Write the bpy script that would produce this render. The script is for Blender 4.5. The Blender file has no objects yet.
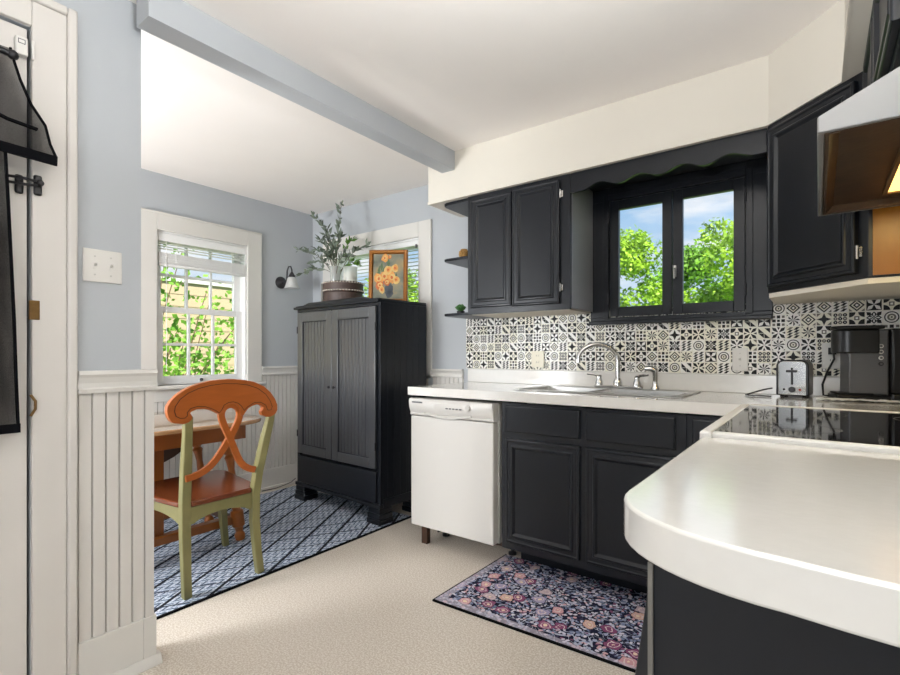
import bpy, bmesh, math, random
from mathutils import Vector, Matrix
random.seed(7)
SC = bpy.context.scene
COL = SC.collection
PI = math.pi
# ------------------------------------------------------------------ camera
F, YAW, CY, CX, CH = 492.4369, 0.6431, 353.4922, 450.0, 1.1044
cs, sn = math.cos(YAW), math.sin(YAW)
cam = bpy.data.cameras.new('camera'); cam.sensor_width = 36; cam.sensor_fit = 'HORIZONTAL'
cam.lens = F/900*36; cam.shift_y = (CY-337.5)/900; cam.clip_start = .02
co = bpy.data.objects.new('camera', cam); COL.objects.link(co)
co.location = (0, 0, CH); co.rotation_euler = (PI/2, 0, YAW); SC.camera = co
# measuring helpers: where the sight line of a photo point meets a plane of the room
def onX(x, y, X):
    k = (x-CX)/F; d = X/(k*cs-sn); return (X, d*(k*sn+cs), CH-(y-CY)/F*d)
def onY(x, y, Y):
    k = (x-CX)/F; d = Y/(k*sn+cs); return (d*(k*cs-sn), Y, CH-(y-CY)/F*d)
# ------------------------------------------------------------------ materials
def lin(c):
    c = c/255.; return c/12.92 if c <= .04045 else ((c+.055)/1.055)**2.4
def rgb(r, g, b): return (lin(r), lin(g), lin(b), 1)
MATS = {}
class NT:
    def __init__(s, name):
        s.m = bpy.data.materials.new(name); s.m.use_nodes = True
        s.t = s.m.node_tree; s.n = s.t.nodes; s.b = s.n['Principled BSDF']; s.out = s.n['Material Output']
    def new(s, typ, **kw):
        nd = s.n.new(typ)
        for k, v in kw.items():
            if k == 'ins':
                for kk, vv in v.items():
                    if isinstance(vv, bpy.types.NodeSocket): s.t.links.new(vv, nd.inputs[kk])
                    else: nd.inputs[kk].default_value = vv
            else: setattr(nd, k, v)
        return nd
    def link(s, a, b): s.t.links.new(a, b)
    def math(s, op, a, b=0., c=0.):
        nd = s.n.new('ShaderNodeMath'); nd.operation = op
        for i, v in enumerate((a, b, c)):
            if isinstance(v, bpy.types.NodeSocket): s.t.links.new(v, nd.inputs[i])
            else: nd.inputs[i].default_value = v
        return nd.outputs[0]
    def mix(s, f, a, b, mode='MIX'):
        nd = s.n.new('ShaderNodeMix'); nd.data_type = 'RGBA'; nd.blend_type = mode
        for i, v in ((0, f), (6, a), (7, b)):
            if isinstance(v, bpy.types.NodeSocket): s.t.links.new(v, nd.inputs[i])
            else: nd.inputs[i].default_value = v
        return nd.outputs[2]
    def ramp(s, f, stops, const=False):
        nd = s.n.new('ShaderNodeValToRGB'); cr = nd.color_ramp
        if const: cr.interpolation = 'CONSTANT'
        while len(cr.elements) < len(stops): cr.elements.new(.5)
        for e, (p, c) in zip(cr.elements, stops): e.position = p; e.color = c
        s.t.links.new(f, nd.inputs[0]); return nd.outputs[0]
    def obj(s): return s.new('ShaderNodeTexCoord').outputs['Object']
    def noise(s, scale, detail=3, vec=None, rough=.5, dist=0):
        nd = s.new('ShaderNodeTexNoise'); nd.inputs['Scale'].default_value = scale
        nd.inputs['Detail'].default_value = detail; nd.inputs['Roughness'].default_value = rough
        nd.inputs['Distortion'].default_value = dist
        s.link(vec if vec is not None else s.obj(), nd.inputs['Vector']); return nd
    def scaled(s, sc, vec=None):
        nd = s.new('ShaderNodeMapping'); nd.inputs['Scale'].default_value = sc
        s.link(vec if vec is not None else s.obj(), nd.inputs['Vector']); return nd.outputs[0]
    def bump(s, h, strength=.2, dist=.002):
        nd = s.new('ShaderNodeBump'); nd.inputs['Strength'].default_value = strength
        nd.inputs['Distance'].default_value = dist; s.link(h, nd.inputs['Height'])
        s.link(nd.outputs[0], s.b.inputs['Normal'])
    def base(s, c):
        if isinstance(c, bpy.types.NodeSocket): s.link(c, s.b.inputs['Base Color'])
        else: s.b.inputs['Base Color'].default_value = c
    def set(s, rough=.5, metal=0, spec=.5):
        s.b.inputs['Roughness'].default_value = rough; s.b.inputs['Metallic'].default_value = metal
        s.b.inputs['Specular IOR Level'].default_value = spec
def mat(name, c, rough=.5, metal=0, spec=.5, var=.06, vs=6., bump=0, bs=60., bd=.002, stretch=None):
    t = NT(name); t.set(rough, metal, spec)
    v = t.scaled(stretch) if stretch else None
    n = t.noise(vs, 3, v)
    c = rgb(*c) if len(c) == 3 else c
    lo = tuple(x*(1-var) for x in c[:3])+(1,); hi = tuple(min(1, x*(1+var)) for x in c[:3])+(1,)
    t.base(t.mix(n.outputs[0], lo, hi))
    if bump: t.bump(t.noise(bs, 2, v).outputs[0], bump, bd)
    MATS[name] = t.m; return t.m
M = MATS
mat('wall_blue', (182, 186, 190), .75, var=.02, bump=.12, bs=180)
mat('ceiling_paint', (244, 239, 234), .9, var=.015, bump=.12, bs=140)
mat('soffit_paint', (224, 218, 206), .8, var=.015, bump=.08, bs=160)
mat('trim_white', (219, 216, 210), .4, var=.025, bump=.06, bs=70)
mat('door_white', (212, 207, 201), .42, var=.03, vs=3, bump=.1, bs=50)
mat('sash_white', (238, 238, 236), .4, var=.02)
mat('bead_white', (215, 211, 205), .45, var=.02, bump=.05, bs=60)
mat('black_paint', (20, 23, 29), .3, spec=.38, var=.18, vs=9, bump=.18, bs=55, bd=.0015)
mat('black_paint_panel', (18, 21, 27), .4, spec=.32, var=.2, vs=9, bump=.25, bs=40, bd=.0015, stretch=(1, 1, .15))
mat('grained_black', (32, 36, 43), .3, spec=1.0, var=.35, vs=10, bump=.55, bs=36, bd=.003, stretch=(5, 5, .5))
mat('cabinet_side_sheen', (138, 138, 140), .3, var=.1, vs=9, bump=.1, bs=55)  # grey stands in for window light gleaming on the dark cabinet side
mat('paint_worn', (104, 101, 95), .5, var=.2, vs=30)
mat('counter_white', (222, 219, 213), .16, spec=.9, var=.03, vs=40, bump=.12, bs=70, bd=.0012)
mat('appliance_white', (214, 211, 206), .32, var=.015)
mat('appliance_grey', (196, 193, 187), .4, var=.02)
mat('ink_grey', (96, 96, 98), .6)
mat('steel', (178, 177, 174), .34, metal=1, var=.05, vs=20, stretch=(1, 12, 1))
mat('chrome', (215, 214, 212), .1, metal=1, var=.02)
mat('brushed_dark', (108, 108, 110), .34, metal=.5, var=.08, vs=30, stretch=(1, 1, 10))
mat('black_plastic', (24, 24, 26), .28, var=.1)
mat('black_rubber', (18, 18, 19), .5, var=.1)
mat('iron', (58, 57, 60), .4, metal=.5, var=.15)
mat('black_metal', (30, 29, 32), .35, metal=.3, var=.1)
mat('brass_old', (112, 84, 44), .42, metal=.6, var=.3, vs=60)
mat('gold_frame', (152, 96, 34), .42, metal=.35, var=.25, vs=40, bump=.3, bs=90)
mat('gold', (168, 128, 70), .45, metal=.3, var=.25, vs=50)
mat('orange_wood', (166, 88, 34), .33, var=.2, vs=8, bump=.08, bs=30, stretch=(2, 1, 8))
mat('seat_wood', (108, 54, 29), .2, spec=.6, var=.2, vs=8, stretch=(1, 8, 1))
mat('table_wood', (150, 86, 34), .3, var=.3, vs=8, stretch=(6, 1, 1))
mat('table_top_wood', (190, 150, 108), .14, spec=.8, var=.12, vs=8, stretch=(6, 1, 1))
MATS['table_top_wood'].node_tree.nodes['Principled BSDF'].inputs['Coat Weight'].default_value = 1
MATS['grained_black'].node_tree.nodes['Principled BSDF'].inputs['Coat Weight'].default_value = 1
MATS['grained_black'].node_tree.nodes['Principled BSDF'].inputs['Coat Roughness'].default_value = .3
MATS['counter_white'].node_tree.nodes['Principled BSDF'].inputs['Coat Weight'].default_value = .6
MATS['counter_white'].node_tree.nodes['Principled BSDF'].inputs['Coat Roughness'].default_value = .12
mat('dark_wood', (66, 42, 28), .4, var=.3, vs=8)
mat('groove_line', (66, 32, 14), .5)
mat('sage_paint', (124, 119, 76), .45, var=.16, vs=14, bump=.1, bs=50)
mat('hood_white', (142, 142, 143), .36, metal=.35, var=.03)
mat('hood_inside', (82, 60, 38), .38, metal=.55, var=.5, vs=16, bump=.2, bs=70)
mat('cabinet_wood', (146, 92, 12), .32, var=.3, vs=9, stretch=(3, 3, .4), bump=.1, bs=50)
mat('outlet_white', (222, 219, 213), .35, var=.01)
mat('outlet_cream', (226, 218, 196), .35, var=.02)
mat('leaf_olive', (96, 108, 92), .42, spec=.8, var=.5, vs=18)
mat('leaf_green', (92, 138, 48), .5, var=.35, vs=18)
mat('stem', (92, 84, 66), .6, var=.2)
mat('succulent', (60, 110, 52), .5, var=.3, vs=40)
mat('basket', (74, 58, 52), .5, var=.35, vs=30, bump=.5, bs=70)
mat('stitch', (214, 205, 192), .6)
mat('wax', (236, 230, 216), .5)
mat('paper', (236, 234, 230), .8, var=.03)
mat('blind_white', (240, 240, 238), .5, var=.01)
mat('cloth_hem', (12, 12, 16), .9, spec=.1, var=.1)
mat('grout', (232, 228, 214), .4, var=.05, vs=25)
mat('tile_black', (24, 24, 24), .4, spec=.2, var=.1)
mat('tile_cream', (236, 232, 214), .3, var=.06, vs=12)
mat('tile_grey', (104, 99, 88), .4, var=.12)
mat('tile_white', (240, 238, 232), .3, var=.03)
mat('pane_sky_frame', (230, 230, 228), .5)
mat('siding', (196, 176, 144), .8, var=.06)
mat('bark', (98, 80, 58), .9, var=.3)
mat('grass', (96, 132, 52), .95, var=.3, vs=3)
mat('canvas_flower', (232, 160, 88), .7, var=.3, vs=60)
mat('canvas_flower_pale', (226, 190, 120), .7, var=.25, vs=60)
mat('canvas_flower_rose', (208, 112, 62), .7, var=.25, vs=60)
mat('canvas_leaf', (92, 112, 78), .7, var=.3, vs=60)
mat('canvas_vase', (84, 90, 96), .7, var=.3, vs=60)
mat('copper_red', (150, 52, 40), .5)

def leafmat(name, a, b, trans=.35):
    t = NT(name); t.set(.55, 0, .35)
    n = t.noise(2.2, 4); n2 = t.noise(14, 2)
    f = t.math('ADD', t.math('MULTIPLY', n.outputs[0], .7), t.math('MULTIPLY', n2.outputs[0], .35))
    c = t.ramp(f, [(.35, rgb(*a)), (.65, rgb(*b))]); t.base(c)
    tr = t.new('ShaderNodeBsdfTranslucent'); t.link(c, tr.inputs[0])
    mx = t.new('ShaderNodeMixShader'); mx.inputs[0].default_value = trans
    t.link(t.b.outputs[0], mx.inputs[1]); t.link(tr.outputs[0], mx.inputs[2]); t.link(mx.outputs[0], t.out.inputs[0])
    MATS[name] = t.m
leafmat('tree_leaf', (72, 118, 18), (168, 206, 60))
leafmat('tree_leaf_deep', (58, 104, 20), (128, 182, 52))
leafmat('vine_leaf', (64, 120, 34), (150, 200, 78))

def front_fresnel(t):
    fr = t.new('ShaderNodeFresnel'); fr.inputs[0].default_value = 1.45; g = t.new('ShaderNodeNewGeometry')
    return t.math('MULTIPLY', fr.outputs[0], t.math('SUBTRACT', 1., g.outputs['Backfacing']))
def glass(name, tint=(1, 1, 1, 1)):
    t = NT(name); fr = front_fresnel(t)
    tr = t.new('ShaderNodeBsdfTransparent'); tr.inputs[0].default_value = tint
    gl = t.new('ShaderNodeBsdfGlossy'); gl.inputs['Roughness'].default_value = .03
    mx = t.new('ShaderNodeMixShader'); t.link(fr, mx.inputs[0])
    t.link(tr.outputs[0], mx.inputs[1]); t.link(gl.outputs[0], mx.inputs[2]); t.link(mx.outputs[0], t.out.inputs[0])
    MATS[name] = t.m
glass('window_glass')
def sheer():
    t = NT('sheer_black'); t.base(rgb(12, 12, 15)); t.set(.9, 0, .08)
    w = t.noise(900, 1); n = t.noise(7, 3, t.scaled((1, 1, .25)))
    a = t.math('ADD', .84, t.math('MULTIPLY', t.math('SUBTRACT', n.outputs[0], .5), .9))
    a = t.math('ADD', a, t.math('MULTIPLY', t.math('SUBTRACT', w.outputs[0], .5), .4))
    cl = t.new('ShaderNodeClamp'); t.link(a, cl.inputs[0]); cl.inputs[1].default_value = .45; cl.inputs[2].default_value = .97
    t.link(cl.outputs[0], t.b.inputs['Alpha']); MATS['sheer_black'] = t.m
sheer()
def milky(name, c, f):
    t = NT(name); fr = front_fresnel(t)
    tr = t.new('ShaderNodeBsdfTransparent'); gl = t.new('ShaderNodeBsdfGlossy'); gl.inputs['Roughness'].default_value = .06
    df = t.new('ShaderNodeBsdfTranslucent'); df.inputs[0].default_value = c; d2 = t.new('ShaderNodeBsdfDiffuse'); d2.inputs[0].default_value = c
    a = t.new('ShaderNodeMixShader'); a.inputs[0].default_value = .5; t.link(df.outputs[0], a.inputs[1]); t.link(d2.outputs[0], a.inputs[2])
    b = t.new('ShaderNodeMixShader'); b.inputs[0].default_value = f; t.link(tr.outputs[0], b.inputs[1]); t.link(a.outputs[0], b.inputs[2])
    m = t.new('ShaderNodeMixShader'); t.link(fr, m.inputs[0]); t.link(b.outputs[0], m.inputs[1]); t.link(gl.outputs[0], m.inputs[2]); t.link(m.outputs[0], t.out.inputs[0])
    MATS[name] = t.m
milky('vase_glass', (.9, .92, .9, 1), .38)
def shade_glass():
    t = NT('frosted_shade'); t.base(rgb(240, 240, 238)); t.set(.4)
    t.b.inputs['Transmission Weight'].default_value = .45; MATS['frosted_shade'] = t.m
shade_glass()
def lampmat(name, c, s):
    t = NT(name); t.base(c); t.b.inputs['Emission Color'].default_value = c; t.b.inputs['Emission Strength'].default_value = s
    MATS[name] = t.m
lampmat('hood_lamp', rgb(255, 206, 120), 2.2)
def cooktop():
    t = NT('cooktop_glass'); t.base(rgb(14, 15, 22)); t.set(.05, 0, .9); MATS['cooktop_glass'] = t.m
cooktop()
def floor():
    t = NT('floor_lino'); t.set(.38, 0, .45)
    n1 = t.noise(150, 2); n2 = t.noise(260, 2); n3 = t.noise(1.3, 2)
    c = t.mix(t.ramp(n1.outputs[0], [(.42, (0, 0, 0, 1)), (.6, (1, 1, 1, 1))]), rgb(200, 187, 172), rgb(230, 223, 213))
    c = t.mix(t.ramp(n2.outputs[0], [(.62, (0, 0, 0, 1)), (.68, (.8, .8, .8, 1))]), c, rgb(168, 146, 122))
    c = t.mix(t.math('MULTIPLY', n3.outputs[0], .2), c, rgb(206, 192, 176))
    t.base(c); t.bump(n1.outputs[0], .05, .001); MATS['floor_lino'] = t.m
floor()
def floral():
    t = NT('floral_rug'); t.set(.95, 0, .1)
    o = t.obj(); d = t.noise(14, 2, o)
    wv = t.new('ShaderNodeVectorMath', operation='MULTIPLY_ADD'); t.link(d.outputs['Color'], wv.inputs[0])
    wv.inputs[1].default_value = (.05, .05, 0); t.link(o, wv.inputs[2]); v = wv.outputs[0]
    def vor(scale, feat='F1', vec=v):
        nd = t.new('ShaderNodeTexVoronoi'); nd.feature = feat; nd.inputs['Scale'].default_value = scale
        nd.voronoi_dimensions = '2D'; t.link(vec, nd.inputs['Vector']); return nd
    navy = rgb(34, 36, 56)
    s = vor(66); sp = t.new('ShaderNodeSeparateColor'); t.link(s.outputs['Color'], sp.inputs[0])
    small = t.ramp(sp.outputs[0], [(0, navy), (.22, rgb(116, 128, 158)), (.42, rgb(214, 210, 222)), (.64, rgb(62, 60, 86)), (.72, rgb(160, 168, 196)), (.86, rgb(206, 166, 172)), (.95, rgb(128, 82, 112))], True)
    blob = t.math('LESS_THAN', s.outputs['Distance'], .48)
    c = t.mix(blob, navy, small)
    wn = t.noise(15, 1, o, dist=1.6)                     # winding stems
    stem = t.math('LESS_THAN', t.math('ABSOLUTE', t.math('SUBTRACT', wn.outputs[0], .5)), .018)
    c = t.mix(stem, c, rgb(176, 182, 200))
    b = vor(10.5, vec=o); bp = t.new('ShaderNodeSeparateColor'); t.link(b.outputs['Color'], bp.inputs[0])
    petal = t.ramp(bp.outputs[1], [(0, rgb(136, 76, 112)), (.25, rgb(208, 158, 164)), (.45, rgb(196, 176, 184)), (.6, rgb(164, 156, 188)), (.78, rgb(150, 92, 124)), (.9, rgb(214, 176, 160))], True)
    R = t.math('ADD', b.outputs['Distance'], t.math('MULTIPLY', t.math('SUBTRACT', t.noise(34, 2, o).outputs[0], .5), .42))
    R = t.math('ADD', R, t.math('MULTIPLY', t.math('GREATER_THAN', bp.outputs[2], .62), 1.))
    c = t.mix(t.math('LESS_THAN', R, .33), c, navy)
    c = t.mix(t.math('LESS_THAN', R, .30), c, petal)
    c = t.mix(t.math('LESS_THAN', R, .19), c, rgb(226, 208, 206))
    c = t.mix(t.math('LESS_THAN', R, .15), c, petal)
    c = t.mix(t.math('LESS_THAN', R, .06), c, rgb(234, 214, 190))
    ox = t.new('ShaderNodeSeparateXYZ'); t.link(o, ox.inputs[0])
    edge = t.math('MAXIMUM', t.math('LESS_THAN', ox.outputs[1], -.262), t.math('LESS_THAN', ox.outputs[0], -.385))
    c = t.mix(t.math('MULTIPLY', edge, .5), c, rgb(206, 198, 212))
    t.base(c); t.bump(t.noise(400, 2).outputs[0], .4, .002); MATS['floral_rug'] = t.m
floral()
def lattice():
    t = NT('lattice_rug'); t.set(.92, 0, .15)
    o = t.obj(); sp = t.new('ShaderNodeSeparateXYZ'); t.link(o, sp.inputs[0]); x, y = sp.outputs[0], sp.outputs[1]
    def lines(ax, ay, s, w):
        u = t.math('ADD', t.math('MULTIPLY', x, ax/s), t.math('MULTIPLY', y, ay/s))
        return t.math('LESS_THAN', t.math('ABSOLUTE', t.math('SUBTRACT', t.math('FRACT', u), .5)), w)
    a = (.86, .5); b = (.86, -.5)
    def inv(v): return t.math('SUBTRACT', 1., v)
    # fine woven key pattern inside the big diamonds
    f1 = lines(*a, .024, .2); f2 = lines(*b, .024, .2); f3 = lines(1, 0, .05, .25)
    fine = t.mix(f3, t.mix(f1, rgb(214, 221, 232), rgb(86, 96, 112)), t.mix(f2, rgb(204, 213, 226), rgb(92, 103, 122)))
    n = t.noise(120, 2, o); fine = t.mix(t.ramp(n.outputs[0], [(.45, (0, 0, 0, 1)), (.6, (.7, .7, .7, 1))]), fine, rgb(104, 120, 146))
    c = t.mix(lines(*a, .15, .055), fine, rgb(28, 30, 38)); c = t.mix(lines(*b, .15, .03), c, rgb(44, 48, 60))
    t.base(c); t.bump(t.noise(300, 2).outputs[0], .4, .002); MATS['lattice_rug'] = t.m
lattice()
def painting():
    t = NT('canvas_ground'); t.set(.6)
    n = t.noise(9, 4); t.base(t.ramp(n.outputs[0], [(.3, rgb(92, 98, 90)), (.5, rgb(134, 134, 116)), (.7, rgb(176, 150, 100))])); MATS['canvas_ground'] = t.m
painting()
# ------------------------------------------------------------------ mesh builder
class MB:
    def __init__(s): s.v = []; s.f = []; s.mi = []
    def face(s, pts, mi=0):
        n = len(s.v); s.v += [tuple(p) for p in pts]; s.f.append(tuple(range(n, n+len(pts)))); s.mi.append(mi)
    def box(s, x0, x1, y0, y1, z0, z1, mi=0):
        if x0 > x1: x0, x1 = x1, x0
        if y0 > y1: y0, y1 = y1, y0
        if z0 > z1: z0, z1 = z1, z0
        n = len(s.v)
        s.v += [(x0, y0, z0), (x1, y0, z0), (x1, y1, z0), (x0, y1, z0), (x0, y0, z1), (x1, y0, z1), (x1, y1, z1), (x0, y1, z1)]
        for q in ((0, 3, 2, 1), (4, 5, 6, 7), (0, 1, 5, 4), (1, 2, 6, 5), (2, 3, 7, 6), (3, 0, 4, 7)):
            s.f.append(tuple(n+i for i in q)); s.mi.append(mi)
        return s
    def prism(s, poly, fn, w0, w1, mi=0):
        """polygon (u,v) swept from w0 to w1; fn(u,v,w) -> xyz"""
        n = len(s.v); k = len(poly)
        s.v += [tuple(fn(u, v, w0)) for u, v in poly]+[tuple(fn(u, v, w1)) for u, v in poly]
        s.f.append(tuple(range(n+k-1, n-1, -1))); s.mi.append(mi)
        s.f.append(tuple(range(n+k, n+2*k))); s.mi.append(mi)
        for i in range(k):
            j = (i+1) % k; s.f.append((n+i, n+j, n+k+j, n+k+i)); s.mi.append(mi)
        return s
    def bar(s, path, prof, mi=0, up=None, cap=True):
        """sweep a profile (list of (a,b) offsets or per point lists) along path; a: side, b: up"""
        P = [Vector(p) for p in path]; m = len(P); rings = []
        prev = None
        for i, p in enumerate(P):
            t = (P[min(i+1, m-1)]-P[max(i-1, 0)]).normalized()
            if up is not None:
                u = Vector(up); a = t.cross(u).normalized(); b = a.cross(t).normalized()
            else:
                if prev is None:
                    h = Vector((0, 0, 1)) if abs(t.z) < .9 else Vector((1, 0, 0)); a = t.cross(h).normalized()
                else: a = (prev-t*prev.dot(t)).normalized()
                prev = a; b = t.cross(a).normalized()
            pr = prof[i] if isinstance(prof[0][0], (tuple, list)) else prof
            n = len(s.v); s.v += [tuple(p+a*x+b*y) for x, y in pr]; rings.append((n, len(pr)))
        for (n0, k), (n1, _) in zip(rings, rings[1:]):
            for i in range(k):
                j = (i+1) % k; s.f.append((n0+i, n0+j, n1+j, n1+i)); s.mi.append(mi)
        if cap:
            n, k = rings[0]; s.f.append(tuple(range(n+k-1, n-1, -1))); s.mi.append(mi)
            n, k = rings[-1]; s.f.append(tuple(range(n, n+k))); s.mi.append(mi)
        return s
    def tube(s, path, r, mi=0, seg=10):
        m = len(path); rs = r if isinstance(r, (list, tuple)) else [r]*m
        return s.bar(path, [[(q*math.cos(2*PI*i/seg), q*math.sin(2*PI*i/seg)) for i in range(seg)] for q in rs], mi)
    def lathe(s, c, prof, mi=0, seg=20, axis='z'):
        """prof: list of (radius, height)"""
        n = len(s.v); k = len(prof)
        for r, z in prof:
            for i in range(seg):
                a = 2*PI*i/seg; x, y = r*math.cos(a), r*math.sin(a)
                p = (x, y, z) if axis == 'z' else ((z, x, y) if axis == 'x' else (y, z, x))
                s.v.append((c[0]+p[0], c[1]+p[1], c[2]+p[2]))
        for j in range(k-1):
            for i in range(seg):
                i2 = (i+1) % seg
                s.f.append((n+j*seg+i, n+j*seg+i2, n+(j+1)*seg+i2, n+(j+1)*seg+i)); s.mi.append(mi)
        s.f.append(tuple(range(n+seg-1, n-1, -1))); s.mi.append(mi)
        s.f.append(tuple(range(n+(k-1)*seg, n+k*seg))); s.mi.append(mi)
        return s
    def panel(s, u0, u1, v0, v1, prof, fn, mi=0, pmi=None):
        """nested rectangle steps: prof = [(inset, depth)...]"""
        n = len(s.v)
        for ins, w in prof:
            for u, v in ((u0+ins, v0+ins), (u1-ins, v0+ins), (u1-ins, v1-ins), (u0+ins, v1-ins)): s.v.append(tuple(fn(u, v, w)))
        for j in range(len(prof)-1):
            for i in range(4):
                k = (i+1) % 4; a = n+j*4; s.f.append((a+i, a+k, a+4+k, a+4+i)); s.mi.append(mi)
        s.f.append((n+3, n+2, n+1, n)); s.mi.append(mi)
        a = n+4*(len(prof)-1); s.f.append((a, a+1, a+2, a+3)); s.mi.append(mi if pmi is None else pmi)
        return s
def ball(mb, c, r, mi=0, seg=10, sq=(1, 1, 1)):
    pr = [(r*math.sin(PI*i/6)*.999+1e-4, -r*math.cos(PI*i/6)*sq[2]) for i in range(7)]; mb.lathe(c, pr, mi, seg)
ROOTLOC = {}
def rootloc(o):
    while o.parent: o = o.parent
    return ROOTLOC.get(o.name, Vector((0, 0, 0)))
def part(name, mb, mats, parent=None, bevel=0, smooth=False, label=None, seg=2):
    me = bpy.data.meshes.new(name); off = rootloc(parent) if parent is not None else Vector((0, 0, 0))
    if parent is None and getattr(mb, 'at', None) is not None: off = Vector(mb.at)
    me.from_pydata([(x-off.x, y-off.y, z-off.z) for x, y, z in mb.v], [], mb.f)
    if isinstance(mats, str): mats = [mats]
    for m in mats: me.materials.append(MATS[m])
    me.polygons.foreach_set('material_index', mb.mi)
    bm = bmesh.new(); bm.from_mesh(me); bmesh.ops.recalc_face_normals(bm, faces=bm.faces); bm.to_mesh(me); bm.free()
    o = bpy.data.objects.new(name, me); COL.objects.link(o)
    if parent is not None: o.parent = parent
    else: o.location = off
    if bevel:
        b = o.modifiers.new('edge', 'BEVEL'); b.width = bevel; b.segments = seg; b.limit_method = 'ANGLE'; b.angle_limit = math.radians(40)
    if smooth or bevel:
        me.polygons.foreach_set('use_smooth', [True]*len(me.polygons))
        try: me.set_sharp_from_angle(angle=math.radians(38))
        except Exception: pass
    if label: o['label'] = label
    return o
def thing(name, label, cat, loc=(0, 0, 0), rz=0, group=None, world=True):
    o = bpy.data.objects.new(name, None); COL.objects.link(o); o.location = loc; o.rotation_euler = (0, 0, rz)
    o.empty_display_size = .05; o['label'] = label; o['category'] = cat
    if group: o['group'] = group
    if world: ROOTLOC[o.name] = Vector(loc)
    return o
def single(name, mb, mats, label, cat, at, bevel=0, smooth=False, group=None, kind=None):
    mb.at = at; o = part(name, mb, mats, None, bevel, smooth); o['label'] = label; o['category'] = cat
    if group: o['group'] = group
    if kind: o['kind'] = kind
    return o
LAB = {}
def struct(name, mb, mats, bevel=0, parent=None, label=None):
    o = part(name, mb, mats, parent, bevel)
    if parent is None:
        o['kind'] = 'structure'; o['category'] = name.split('_')[0]
        o['label'] = label or name
    return o
def localize(mb, o):
    I = (Matrix.Translation(o.location)@Matrix.Rotation(o.rotation_euler[2], 4, 'Z')).inverted(); mb.v = [tuple(I@Vector(v)) for v in mb.v]
def sroot(name, label, cat):
    o = bpy.data.objects.new(name, None); COL.objects.link(o); o['kind'] = 'structure'; o['label'] = label; o['category'] = cat; return o
def B(*a): return MB().box(*a)
# ------------------------------------------------------------------ dimensions of the place
D = 2.7525; XL = -3.577; XW = .43; H = 2.325; XP = -1.91; YB = -1.9
mXZ = lambda y: (lambda u, v, w: (u, y-w, v))       # faces -Y (toward the camera side)
mYZ = lambda x: (lambda u, v, w: (x+w, u, v))       # faces +X
# ------------------------------------------------------------------ room shell
struct('floor', B(XL-.15, XW+.15, YB-.15, D+.15, -.1, 0), 'floor_lino', label='beige speckled vinyl floor')
struct('ceiling', B(XL-.15, XW+.15, YB-.15, D+.15, H, H+.1), 'ceiling_paint', label='warm white painted ceiling')
def wall_holes(mb, fn, u0, u1, v0, v1, holes, w0, w1):
    us = sorted({u0, u1, *[h[0] for h in holes], *[h[1] for h in holes]}); vs = sorted({v0, v1, *[h[2] for h in holes], *[h[3] for h in holes]})
    for a, b in zip(us, us[1:]):
        for c, d in zip(vs, vs[1:]):
            m, k = (a+b)/2, (c+d)/2
            if any(h[0] < m < h[1] and h[2] < k < h[3] for h in holes): continue
            p, q = fn(a, c, w0), fn(b, d, w1); mb.box(p[0], q[0], p[1], q[1], p[2], q[2])
    return mb
W1 = (1.468, 2.124, .885, 1.94)          # dining window opening (Y, z)
W2 = (-.94, -.28, 1.305, 1.955)          # kitchen window opening (X, z)
W3 = (-3.30, -2.337, .95, 1.955)         # dining window behind the wardrobe
struct('wall_left', wall_holes(MB(), mYZ(XL), YB-.15, D+.15, 0, H, [W1], -.14, 0), 'wall_blue', label='blue grey dining wall with the sash window')
wb = wall_holes(MB(), mXZ(D), XL, XW, 0, H, [W2, W3], -.14, 0)
struct('wall_back', wb, 'wall_blue', label='blue grey wall behind the sink and the wardrobe')
struct('wall_right', B(XW, XW+.12, YB, D, 0, H), 'wall_blue', label='wall behind the range')
struct('wall_front', B(XL, XW, YB-.12, YB, 0, H), 'wall_blue', label='wall behind the viewer')
DY0 = -.42                                # door opening in the partition
pw = MB(); pw.box(XP-.11, XP, .431, .735, 0, H); pw.box(XP-.11, XP, DY0, .431, 2.09, H); pw.box(XP-.11, XP, YB, DY0, 0, H)
struct('wall_partition', pw, 'wall_blue', label='partition wall holding the white door')
struct('ceiling_beam', B(-1.855, -1.76, .70, 2.395, 2.2127, H), 'wall_blue', label='blue grey ceiling beam over the dining opening')
# soffit: along the sink wall, diagonal across the corner, then along the right wall
so = MB(); pl = [(-1.965, D), (-1.965, 2.395), (-.165, 2.395), (.07, 2.16), (.07, YB), (XW, YB), (XW, D)]
so.prism(pl, lambda u, v, w: (u, v, w), 2.038, H)
struct('soffit', so, 'soffit_paint', label='cream soffit above the black cabinets')
tr = MB(); q = [(-1.965, 2.395), (-.165, 2.395), (.07, 2.16), (.07, YB)]
off = [(-1.965, 2.387), (-.168, 2.387), (.062, 2.157), (.062, YB)]
for i in range(3):
    tr.prism([q[i], q[i+1], off[i+1], off[i]], lambda u, v, w: (u, v, w), 2.036, 2.052)
struct('trim_1', tr, 'soffit_paint', label='thin moulding along the soffit bottom')
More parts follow.
